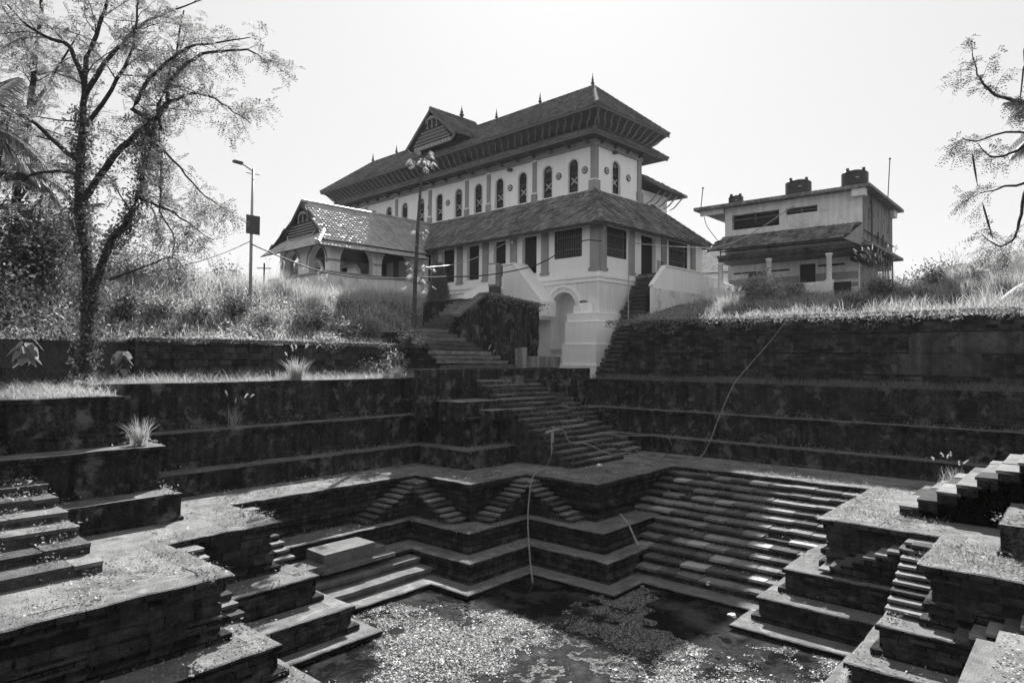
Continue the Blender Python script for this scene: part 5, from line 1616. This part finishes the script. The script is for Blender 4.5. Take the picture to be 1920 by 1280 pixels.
def frond(L, droop, npair=42, ll=.75, w=.035):
    """palm frond along +X in local space; returns verts, quads for blade and a rachis path"""
    path = []; V = []
    for i in range(13):
        t = i / 12; path.append(Vector((L * t * (1 - .12 * droop * t), 0, L * (.28 * t - droop * .62 * t * t))))
    for k in range(npair):
        t = .12 + .88 * (k + .5) / npair; i = min(int(t * 12), 11); p = path[i].lerp(path[i + 1], t * 12 - i); d = (path[i + 1] - path[i]).normalized()
        l2 = ll * (math.sin(math.pi * min(1, t * .9 + .12)) * .8 + .25) * random.uniform(.85, 1.1)
        for s in (-1, 1):
            dr = (d * .75 + Vector((0, s, 0)) * .8 + Vector((0, 0, -.25))).normalized()
            m = p + dr * l2 * .5; e = p + dr * l2 * .95 + Vector((0, 0, -.32 * l2 * random.uniform(.6, 1.5)))
            wv = d * w
            V += [p - wv * .6, p + wv * .6, m + wv, m - wv, m - wv, m + wv, e + wv * .15, e - wv * .15]
    return V, path


def palm(loc, h, lean, label, n=16, L=3.4):
    root = tagt(empty('coconut_palm', loc), label, 'palm')
    top = Vector((lean[0], lean[1], h)); mb = MB()
    pts = [Vector((0, 0, 0)).lerp(top, t) + Vector((0, 0, 0)) + Vector((lean[0], lean[1], 0)) * (t * t - t) for t in [i / 8 for i in range(9)]]
    mb.tube(pts, [.2 - .008 * i for i in range(9)], 9); mb.build('trunk', 'barkp', root)
    for k in range(n):
        V, path = frond(L * random.uniform(.8, 1.1), random.uniform(.4, 1.6))
        o = npmesh('frond', np.array([tuple(v) for v in V]), np.arange(len(V)).reshape(-1, 4), 'palm', root)
        o.location = pts[-1]; o.rotation_euler = (random.uniform(-.2, .2), random.uniform(-.7, .25), k * 2.399 + random.uniform(-.2, .2))
        mb = MB(); mb.tube(path, [.035 - .0025 * i for i in range(13)], 5); r_ = mb.build('rachis', 'barkp', o)
    return root


b = at(-40, 560, D=24); palm((b.x, b.y, .8), at(-5, 330, D=24).z - .8, (.8, .3), 'coconut palm with drooping fronds behind the vine-covered tree')
b = at(60, 560, D=27); palm((b.x, b.y, 1.5), at(40, 420, D=27).z - 1.5, (-.3, .2), 'lower coconut palm crowded against the vine-covered tree', 14, 3.0)
b = at(-90, 560, D=21); palm((b.x, b.y, .3), at(-60, 240, D=21).z - .3, (.4, .1), 'tall coconut palm half hidden at the edge of the undergrowth', 14, 3.4)
b = at(2060, 520, D=22); palm((b.x, b.y, 1.0), at(2040, 215, D=22).z - 1.0, (-.2, .1), 'coconut palm behind the pod-bearing tree', 14, 2.6)


# shrubs
def shrub(label, c, rx, rz, n, size, mat, group=None, name='shrub', up=.2):
    root = tagt(empty(name, c), label, 'shrub', group); mb = MB(); P = []
    for k in range(16):
        d = Vector((random.gauss(0, .5), random.gauss(0, .5), random.uniform(.5, 1))).normalized()
        q = [Vector((0, 0, 0))]
        for s in range(4): d = (d + Vector((random.gauss(0, .25), random.gauss(0, .25), .05))).normalized(); q.append(q[-1] + Vector((d.x * rx, d.y * rx, d.z * rz)) * .27)
        limb_mb(mb, q, .025, .006, 4)
        for j in range(n // 16):
            p = q[random.randint(1, 4)]; P.append((p.x + random.gauss(0, rx * .22), p.y + random.gauss(0, rx * .22), max(.02, p.z + random.gauss(0, rz * .16))))
    mb.build('stems', 'bark', root)
    npmesh('foliage', *leaves(np.array(P), RNG.uniform(size * .6, size * 1.3, len(P)), up), mat, root)
    return root


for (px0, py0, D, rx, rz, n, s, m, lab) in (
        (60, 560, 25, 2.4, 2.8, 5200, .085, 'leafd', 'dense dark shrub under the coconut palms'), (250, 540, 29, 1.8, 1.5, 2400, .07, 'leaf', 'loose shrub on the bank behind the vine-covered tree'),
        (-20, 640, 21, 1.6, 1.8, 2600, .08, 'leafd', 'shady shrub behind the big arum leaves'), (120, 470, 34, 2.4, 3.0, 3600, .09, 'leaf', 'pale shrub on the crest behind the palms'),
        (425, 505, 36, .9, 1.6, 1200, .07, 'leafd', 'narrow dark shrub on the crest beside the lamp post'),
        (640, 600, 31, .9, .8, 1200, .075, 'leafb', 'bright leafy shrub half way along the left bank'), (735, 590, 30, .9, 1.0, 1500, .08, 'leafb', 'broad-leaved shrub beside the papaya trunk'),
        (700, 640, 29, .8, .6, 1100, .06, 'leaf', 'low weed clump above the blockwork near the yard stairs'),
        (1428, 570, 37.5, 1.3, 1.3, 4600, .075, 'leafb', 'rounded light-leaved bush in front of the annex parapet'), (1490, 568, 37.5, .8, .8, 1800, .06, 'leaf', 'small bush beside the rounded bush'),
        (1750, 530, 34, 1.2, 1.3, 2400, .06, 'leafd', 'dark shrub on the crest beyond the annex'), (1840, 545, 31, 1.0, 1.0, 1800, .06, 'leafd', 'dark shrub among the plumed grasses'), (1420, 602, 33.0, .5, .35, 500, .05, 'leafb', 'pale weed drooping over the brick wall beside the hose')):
    p = at(px0, py0, D=D); shrub(lab, (p.x, p.y, gz(p.x, p.y) if p.y > 30.2 or p.x < -24 else -.9), rx, rz, n, s, m)
for k, (px0, py0, D, rx, rz, n, s_, m, lab) in enumerate((
        (300, 590, 26.5, .9, .9, 1400, .06, 'leaf', 'rounded weed clump on the bank right of the vine-covered trunk'), (370, 600, 27.5, .8, .6, 1100, .055, 'leafb', 'pale weed clump over the blockwork near the trunk'),
        (440, 590, 29, 1.0, .8, 1500, .06, 'leafd', 'dark weed clump on the bank below the lamp post'), (500, 600, 29, .8, .7, 1100, .055, 'leaf', 'weed clump above the gap in the blockwork wall'),
        (590, 585, 31, 1.1, 1.0, 1700, .065, 'leafd', 'dark leafy clump below the porch grasses'), (610, 620, 29, .8, .5, 1000, .05, 'leafb', 'pale low clump on the wall edge below the porch'),
        (690, 570, 32, 1.0, 1.0, 1500, .06, 'leaf', 'leafy clump between the porch base and the papaya'), (330, 545, 30.5, 1.2, 1.0, 1600, .065, 'leaf', 'leafy clump half way up behind the fallen branch'),
        (770, 625, 28.5, .7, .6, 1000, .05, 'leafd', 'dark weeds around the foot of the papaya'), (235, 600, 25, 1.0, 1.1, 1600, .06, 'leafd', 'dark undergrowth clump touching the vine-covered trunk'),
        (1660, 560, 33, .9, .8, 1300, .05, 'leafd', 'dark weeds at the foot of the plumed clump by the annex corner'), (1600, 585, 32.5, .7, .5, 800, .045, 'leaf', 'low weeds on the wall edge right of the hose'), (1720, 590, 31, .8, .5, 900, .045, 'leafd', 'dark low weeds above the flaking plaster'))):
    p = at(px0, py0, D=D); shrub(lab, (p.x, p.y, gz(p.x, p.y) if p.y > 30.2 or p.x < -24 else .4), rx, rz, n, s_, m)
# feathery conical bush in front of the house
p = at(822, 585, Y=28.6); p.z = 3.0; r_ = tagt(empty('conifer_bush', p), 'feathery upright bush in front of the house doors', 'bush')
mb = MB(); mb.tube([(0, 0, 0), (.05, 0, 2.3)], [.05, .01], 5); mb.build('stem', 'bark', r_)
Pn = []; 
for k in range(9000):
    z = random.random() ** .8 * 2.6; rr = (1 - (z / 2.75)) ** .6 * .85 * math.sqrt(random.random()); a = random.uniform(0, 6.28); Pn.append((rr * math.cos(a), rr * math.sin(a), z))
Pn = np.array(Pn); npmesh('foliage', *blades(Pn, RNG.uniform(.15, .38, len(Pn)), RNG.uniform(.012, .026, len(Pn)), 1.2), 'grassd', r_)


# plumed grass clumps
def tuft(label, loc, h, n, spread, plumes, mat='grass', group=None, lean=.75, near=False):
    root = tagt(empty('grass_clump', loc), label, 'grass clump', group)
    P = RNG.normal(0, spread, (n, 3)); P[:, 2] = 0
    a = np.arctan2(P[:, 1], P[:, 0]); rng2 = np.random.default_rng(int(abs(loc[0] * 100)) + 5)
    H = rng2.uniform(.5, 1.05, n) * h
    parts = [blades(P, H, rng2.uniform(.010, .020, n), lean, rng2, 1.3)]
    npmesh('blades', *parts[0], mat, root)
    for k in range(plumes):
        aa = random.uniform(0, 6.28); ln = random.uniform(.1, .5)
        d = Vector((math.cos(aa), math.sin(aa), 0)); hh = h * random.uniform(.95, 1.3)
        q = [Vector((random.gauss(0, spread), random.gauss(0, spread), 0))]
        q += [q[0] + d * ln * hh * t * t + Vector((0, 0, hh * t * (1 - .12 * ln * t))) for t in (.35, .7, 1.0)]
        mb = MB(); mb.tube(q, [.006, .005, .004, .003], 4); st_ = mb.build('stalk', 'barkp', root)
        tip = q[-1]; dd = (q[-1] - q[-2]).normalized(); pl = .22 * random.uniform(.8, 1.4) * min(1.2, h)
        m = 420 if near else 70; T = RNG.uniform(0, 1, m); ba = np.array(tip)[None] + np.array(dd)[None] * (T * pl)[:, None] - np.array([[0, 0, 1.0]]) * (T * T * pl * .25)[:, None]
        dr = RNG.normal(0, 1, (m, 3)) + np.array(dd)[None] * 1.6; dr /= np.linalg.norm(dr, axis=1)[:, None]
        sd_ = np.cross(dr, RNG.normal(0, 1, (m, 3))); sd_ /= np.linalg.norm(sd_, axis=1)[:, None]
        ll = ((.03 if near else .05) * (1 - .5 * np.abs(T - .4)))[:, None]; w_ = .0008 if near else .006
        V = np.stack([ba - sd_ * w_, ba + sd_ * w_, ba + dr * ll + sd_ * w_ * .3, ba + dr * ll - sd_ * w_ * .3], 1).reshape(-1, 3)
        npmesh('plume', V, np.arange(len(V)).reshape(-1, 4), 'plume', root)
    return root


def bank(px0, py0, **k):
    p = at(px0, py0, **k); return (p.x, p.y, gz(p.x, p.y))


p = at(545, 705, X=-22.0); tuft('fountain grass clump hanging over the topmost left tank wall', (-21.6, p.y, -.86), .95, 260, .1, 7)
p = at(248, 805, X=-18.3); tuft('pale arching grass tuft at the corner of the plastered left bastion', (-18.2, 6.9, -2.28), .8, 130, .07, 0, 'grass')
p = at(435, 800, X=-20.9); tuft('thin seeding grass on the moulded ledge of the left wall', (-20.8, p.y, -2.28), .8, 50, .06, 4)
p = at(783, 775, X=-20.9); tuft('spiky seed stalks on the ledge next to the black platform', (-20.7, p.y, -2.28), .7, 20, .05, 4)
for (px0, py0, D, h, n, lab) in ((590, 560, 34, 1.3, 320, 'tall grass clump on the crest in front of the porch arches'), (700, 570, 33, 1.1, 260, 'tall grass clump below the porch base'), (440, 525, 35, 1.3, 320, 'tall grass clump at the foot of the lamp post'), (525, 530, 35, 1.4, 320, 'tall seeding grass left of the porch gable'), (345, 520, 34, 1.1, 280, 'grass clump on the crest below the hanging branches')):
    tuft(lab, bank(px0, py0, D=D), h, n, .28, 10)
for (px0, py0, D, h, n, pl, lab) in ((1365, 585, 35.5, 1.15, 420, 6, 'fan-shaped grass tuft at the left end of the grassy bank'), (1645, 575, 33.5, 1.75, 520, 26, 'tall plumed grass clump in front of the annex corner'),
                                     (1790, 540, 31.5, 1.5, 420, 24, 'plumed grass clump on the crest beyond the annex'), (1880, 535, 28.5, 1.35, 520, 40, 'broad pale plumed grass clump against the distant hill'),
                                     (1725, 570, 31.5, 1.0, 320, 18, 'middling plumed grass clump on the bank right of the annex'), (1820, 560, 30, .9, 300, 22, 'low plumed grass clump below the crest on the right'), (1690, 535, 40, 1.2, 320, 12, 'grass clump behind the annex drain pipes'), (1560, 590, 33, .5, 160, 0, 'small tuft on the edge of the brick wall')):
    tuft(lab, bank(px0, py0, D=D), h, n, .22, pl)
tuft('dry grass tuft at the foot of the yard stairs', (-21.4, 17.9, -.86), .7, 160, .1, 3)
tuft('weed tuft beside the broken pier under the dark masonry block', (-20.9, 22.6, -.45), .75, 80, .08, 3)
tuft('dry spiky grass beside the sunlit right-hand steps', (-3.2, 24.4, -3.9), .8, 160, .18, 6)
tuft('thin dead plant on the apex of the right corner steps', (-3.0, 17.6, -4.6), .55, 40, .08, 0, 'grassd')
tuft('seeding grass heads close in front, rising from the edge below', (-.72, 2.3, -1.95), .68, 14, .04, 3, 'grassd', near=True)
tuft('second seeding grass with pale heads close in front', (-1.45, 1.95, -1.95), .62, 14, .04, 3, 'grassd', near=True)


# big arum leaves
def arum(label, loc, n, size):
    root = tagt(empty('arum_plant', loc), label, 'plant')
    for k in range(n):
        a = random.uniform(0, 6.28); h = random.uniform(.4, 1.1) * size * 1.7; out = random.uniform(.15, .5) * size
        tip = Vector((math.cos(a) * out, math.sin(a) * out, h)); mb = MB(); mb.tube([(0, 0, 0), tip * .6 + Vector((0, 0, h * .15)), tip], [.016, .012, .008], 5); lf0 = mb.build('stalk', 'barkp', root)
        s = size * random.uniform(.35, .6); d = Vector((math.cos(a), math.sin(a), 0)); w = Vector((-d.y, d.x, 0)); dn = (d * .6 + Vector((0, 0, -.8))).normalized()
        prof = [(-.35, .18), (-.2, .42), (.1, .5), (.45, .38), (.8, .16), (1.0, 0)]
        V = []; 
        for t, ww in prof: 
            c = tip + dn * s * t; V += [c + w * s * ww + Vector((0, 0, .05 * s)), c, c - w * s * ww + Vector((0, 0, .05 * s))]
        Fq2 = [(i * 3 + j, i * 3 + j + 1, i * 3 + 4 + j, i * 3 + 3 + j) for i in range(5) for j in range(2)]
        npmesh('leaf', np.array([tuple(v) for v in V]), np.array(Fq2), 'leafm', root, True)
    return root


p = at(225, 680, X=-22.9); arum('tall big-leaved arum against the end of the blockwork wall', (-22.8, p.y, -.86), 30, .5)
p = at(60, 720, X=-21.2); arum('big-leaved arum above the short low block wall', (-21.9, p.y, -.6), 24, .5)
p = at(660, 600, D=31); arum('big-leaved arum on the left bank', (p.x, p.y, gz(p.x, p.y)), 16, .5)
p = at(560, 610, D=30); arum('arum leaves low on the left bank over the fountain grass', (p.x, p.y, gz(p.x, p.y)), 14, .45)

# papaya
pa = tagt(empty('papaya_tree', (-24.6, 21.5, .5)), 'tall thin papaya stem with small tufts of lobed leaves', 'tree')
mb = MB(); mb.tube([(0, 0, 0), (.05, 0, 3), (.1, .1, 6), (.2, .25, 9.0)], [.11, .10, .08, .045], 9); mb.build('trunk', 'barkp', pa)
for (z, n, s, sp) in ((8.9, 20, .28, .65), (5.2, 7, .22, .45), (3.6, 10, .26, .75), (3.0, 7, .26, .75)):
    for k in range(n):
        a = k * 2.4 + random.uniform(-.3, .3); r = random.uniform(.5, 1.0) * sp; c = Vector((.12 + .02 * z, .12, z))
        tip = c + Vector((math.cos(a) * r, math.sin(a) * r, random.uniform(-.35, .5))); mb = MB(); mb.tube([c, c.lerp(tip, .5) + Vector((0, 0, .08)), tip], [.014, .010, .008], 4); st_ = mb.build('leaf_stalk', 'barkp', pa)
        V = []; Fq2 = []
        for j in range(7):
            an = a + (j - 3) * .52; ln = s * (1 - .11 * abs(j - 3)); d = Vector((math.cos(an), math.sin(an), -.9 + .25 * math.sin(k * 7 + j))); w = Vector((-math.sin(an), math.cos(an), 0)) * s * .13
            o_ = len(V); V += [tip, tip + d * ln * .55 + w, tip + d * ln, tip + d * ln * .55 - w]; Fq2.append((o_, o_ + 1, o_ + 2, o_ + 3))
        npmesh('leaf', np.array([tuple(v) for v in V]), np.array(Fq2), 'leaf', pa)

# fallen dry palm frond on the right bank
V, path = frond(2.6, .9, 40, .5, .02)
p = at(1915, 500, Y=34.5); fr0 = tagt(empty('fallen_frond', (p.x - .2, p.y - 2.2, gz(p.x, p.y - 2) + .7)), 'bleached palm frond lying over the right bank', 'frond')
o = npmesh('frond_blade', np.array([tuple(v) for v in V]), np.arange(len(V)).reshape(-1, 4), 'plume', fr0); o.rotation_euler = (0, R(12), R(200)); o.location = (1.4, 1.2, .5)

# ================================================================ posts, cables, hoses and odds and ends
lp = tagt(empty('lamp_post', (-30, 16.1, gz(-30, 16.1) - .1)), 'thin steel street lamp with a dark board, standing on the grassy crest', 'lamp post')
zt = 8.8 - lp.location.z
mb = MB(); mb.tube([(0, 0, 0), (0, 0, zt * .5), (0, .03, zt)], [.075, .07, .055], 10); mb.build('pole', 'steel', lp, True)
mb = MB(); mb.tube([(0, .03, zt - .12), (.05, -.4, zt + .05), (.08, -.62, zt + .12)], .03, 6); mb.build('arm', 'steel', lp)
mb = MB(); mb.box(.0, .16, -.98, -.55, zt + .06, zt + .18, .015); hd = mb.build('lamp_head', 'metal', lp)
mb = MB(); mb.box(.09, .12, -.32, .36, zt - 3.1, zt - 2.22); mb.build('board', 'metal', lp)
mb = MB(); mb.box(.04, .09, -.06, .06, zt - 2.9, zt - 2.4); mb.build('clamp', 'steel', lp)
mb = MB(); mb.tube([(0, -.3, zt - .25), (0, .35, zt - .22)], .02, 5); mb.build('cross_bar', 'steel', lp)
p = at(495, 527, D=46); up = tagt(empty('utility_pole', (p.x, p.y, 3.2)), 'short distant pole with a crossarm beyond the crest', 'pole')
mb = MB(); mb.tube([(0, 0, 0), (0, 0, 3.1)], .06, 6); mb.build('post', 'bark', up)
mb = MB(); mb.tube([(-.3, -.35, 2.75), (.3, .35, 2.75)], .035, 5); mb.build('crossarm', 'bark', up)


def cable(name, label, cat, pts, r, mat, n=8, wob=0.0):
    q = smooth_path([at(x, y, D=d) if not isinstance(d, tuple) else at(x, y, **{d[0]: d[1]}) for x, y, d in pts], 4, wob)
    mb = MB(); mb.tube(q, r, n); return tagt(mb.build(name, mat, None, True), label, cat)


def dl(pts, d0, d1): return [(x, y, d0 + (d1 - d0) * i / (len(pts) - 1)) for i, (x, y) in enumerate(pts)]


cable('cable', 'black cable sagging from the lamp post across the porch to the house corner', 'cable', dl([(470, 457), (530, 483), (600, 508), (680, 521), (760, 522), (830, 519), (900, 517), (960, 508), (1010, 495), (1060, 468), (1095, 451), (1128, 452)], 31.7, 37.2), .03, 'cable')
cable('cable', 'thin cable running from the lamp post towards the vine-covered tree', 'cable', dl([(200, 524), (300, 508), (380, 488), (430, 470), (470, 452)], 25, 31.7), .018, 'cable')
cable('cable', 'cable looping from the verandah eave up to the annex roof', 'cable', dl([(1180, 455), (1260, 462), (1336, 464), (1385, 450), (1430, 425), (1480, 392), (1540, 362), (1585, 356)], 40.5, 40.2), .03, 'steel')
cable('cable', 'thin cable rising from the papaya stem to the verandah eave', 'cable', dl([(782, 502), (850, 496), (900, 480), (955, 452)], 32.5, 41), .02, 'steel')
cable('cable', 'thin cable hanging from the annex roof end to the verandah roof', 'cable', dl([(1320, 405), (1326, 425), (1345, 450)], 42, 41), .02, 'cable')
cable('hose', 'pale hose dropping from the brass tap over the corner steps into the water', 'hose',
      [(1039, 803, 25.2), (1034, 815, 24.9), (1034, 850, 24.2), (1022, 878, ('Z', -3.93)), (1004, 888, ('Z', -3.93)), (996, 904, 22.8), (990, 960, 22.1), (991, 1010, 21.1), (995, 1060, 20.2), (999, 1092, 19.6)], .024, 'hose')
cable('hose', 'dark hose lying across the long steps from the tap', 'hose', dl([(1040, 801), (1058, 808), (1068, 828), (1100, 832), (1130, 846), (1150, 851), (1178, 849), (1195, 856)], 25.2, 24.3), .022, 'hose')
cable('hose', 'hose loop beside the foot of the long steps', 'hose', [(1130, 812, 25.4), (1165, 816, 25.9), (1210, 817, ('Y', 26.2)), (1246, 817, ('Y', 26.3)), (1257, 828, ('Y', 26.1)), (1257, 843, ('Z', -3.95)), (1240, 857, ('Z', -3.95)), (1212, 858, ('Z', -3.95)), (1194, 845, ('Z', -3.85))], .022, 'hose')
cable('hose', 'long hose climbing the dark right-hand walls to the grassy bank', 'hose', [(1195, 854, ('Z', -3.95)), (1235, 861, ('Z', -3.95)), (1288, 862, ('Z', -3.95)), (1316, 853, ('Y', 26.2)), (1333, 822, ('Y', 26.45)), (1343, 795, ('Y', 26.9)), (1354, 768, ('Y', 27.2)), (1375, 722, ('Y', 27.85)), (1400, 690, ('Y', 28.9)), (1440, 645, ('Y', 29.7)), (1475, 600, ('Y', 29.95))], .024, 'hose')
tp = tagt(empty('water_tap', at(1037, 812, D=25.5)), 'brass tap and joints where the hoses meet on the long steps', 'tap')
mb = MB(); mb.tube([(0, 0, -.35), (0, 0, .2)], .035, 8); mb.build('stand_pipe', 'steel', tp)
mb = MB(); mb.tube([(-.2, -.2, .02), (0, 0, .1), (.18, .16, .14)], .045, 8); mb.build('body', 'steel', tp)
mb = MB(); mb.tube([(0, 0, .2), (0, 0, .26)], .09, 8); mb.build('handle', 'hose', tp)
mb = MB(); mb.tube([at(1163, 963, D=20.6), at(1180, 985, D=20.2), at(1197, 1024, D=19.4)], .03, 7); tagt(mb.build('stick', 'hose'), 'bent pipe leaning on the bastion beside the broad flight', 'pipe')
for k, (x, y, z, lab) in enumerate(((1131, 1117, ZW, 'crumpled pale litter floating off the bastion tip'), (1204, 1098, ZW, 'white scrap floating at the foot of the broad flight'), (1221, 1096, ZW, 'round white scrap beside the lowest slabs'), (1124, 873, Z3, 'crumpled white bag at the foot of the long steps'), (1328, 1095, -6.2, 'pale scrap on the lowest slabs of the broad flight'), (1372, 1155, -6.31, 'pale scrap on the water ledge of the right bastion'))):
    p = at(x, y, Z=z); bm = bmesh.new(); bmesh.ops.create_icosphere(bm, subdivisions=2, radius=.09)
    for v in bm.verts: v.co = Vector((v.co.x, v.co.y, v.co.z * .5)) * (1 + noise.noise(v.co * 14 + Vector((k * 3.1, 0, 0))) * .9)
    me = bpy.data.meshes.new('litter_scrap'); bm.to_mesh(me); bm.free(); me.materials.append(MT['white2'])
    o = link('litter_scrap', me); o.location = (p.x, p.y, z + .035); tagt(o, lab, 'litter')

# thin haze volume added to lift distant darks, imitating lens flare
hm = bpy.data.materials.new('haze_air'); hm.use_nodes = True
hm.node_tree.nodes.clear()
_o = hm.node_tree.nodes.new('ShaderNodeOutputMaterial'); _v = hm.node_tree.nodes.new('ShaderNodeVolumePrincipled')
_v.inputs['Color'].default_value = g3(0.95); _v.inputs['Density'].default_value = 0.00016; _v.inputs['Anisotropy'].default_value = 0.3
hm.node_tree.links.new(_v.outputs[0], _o.inputs['Volume'])
MT['haze'] = hm
mb = MB(); mb.box(-760, 700, -700, 760, -9, 78)
stuff(mb.build('haze', 'haze'), 'thin added haze that lifts the distant darks', 'haze')
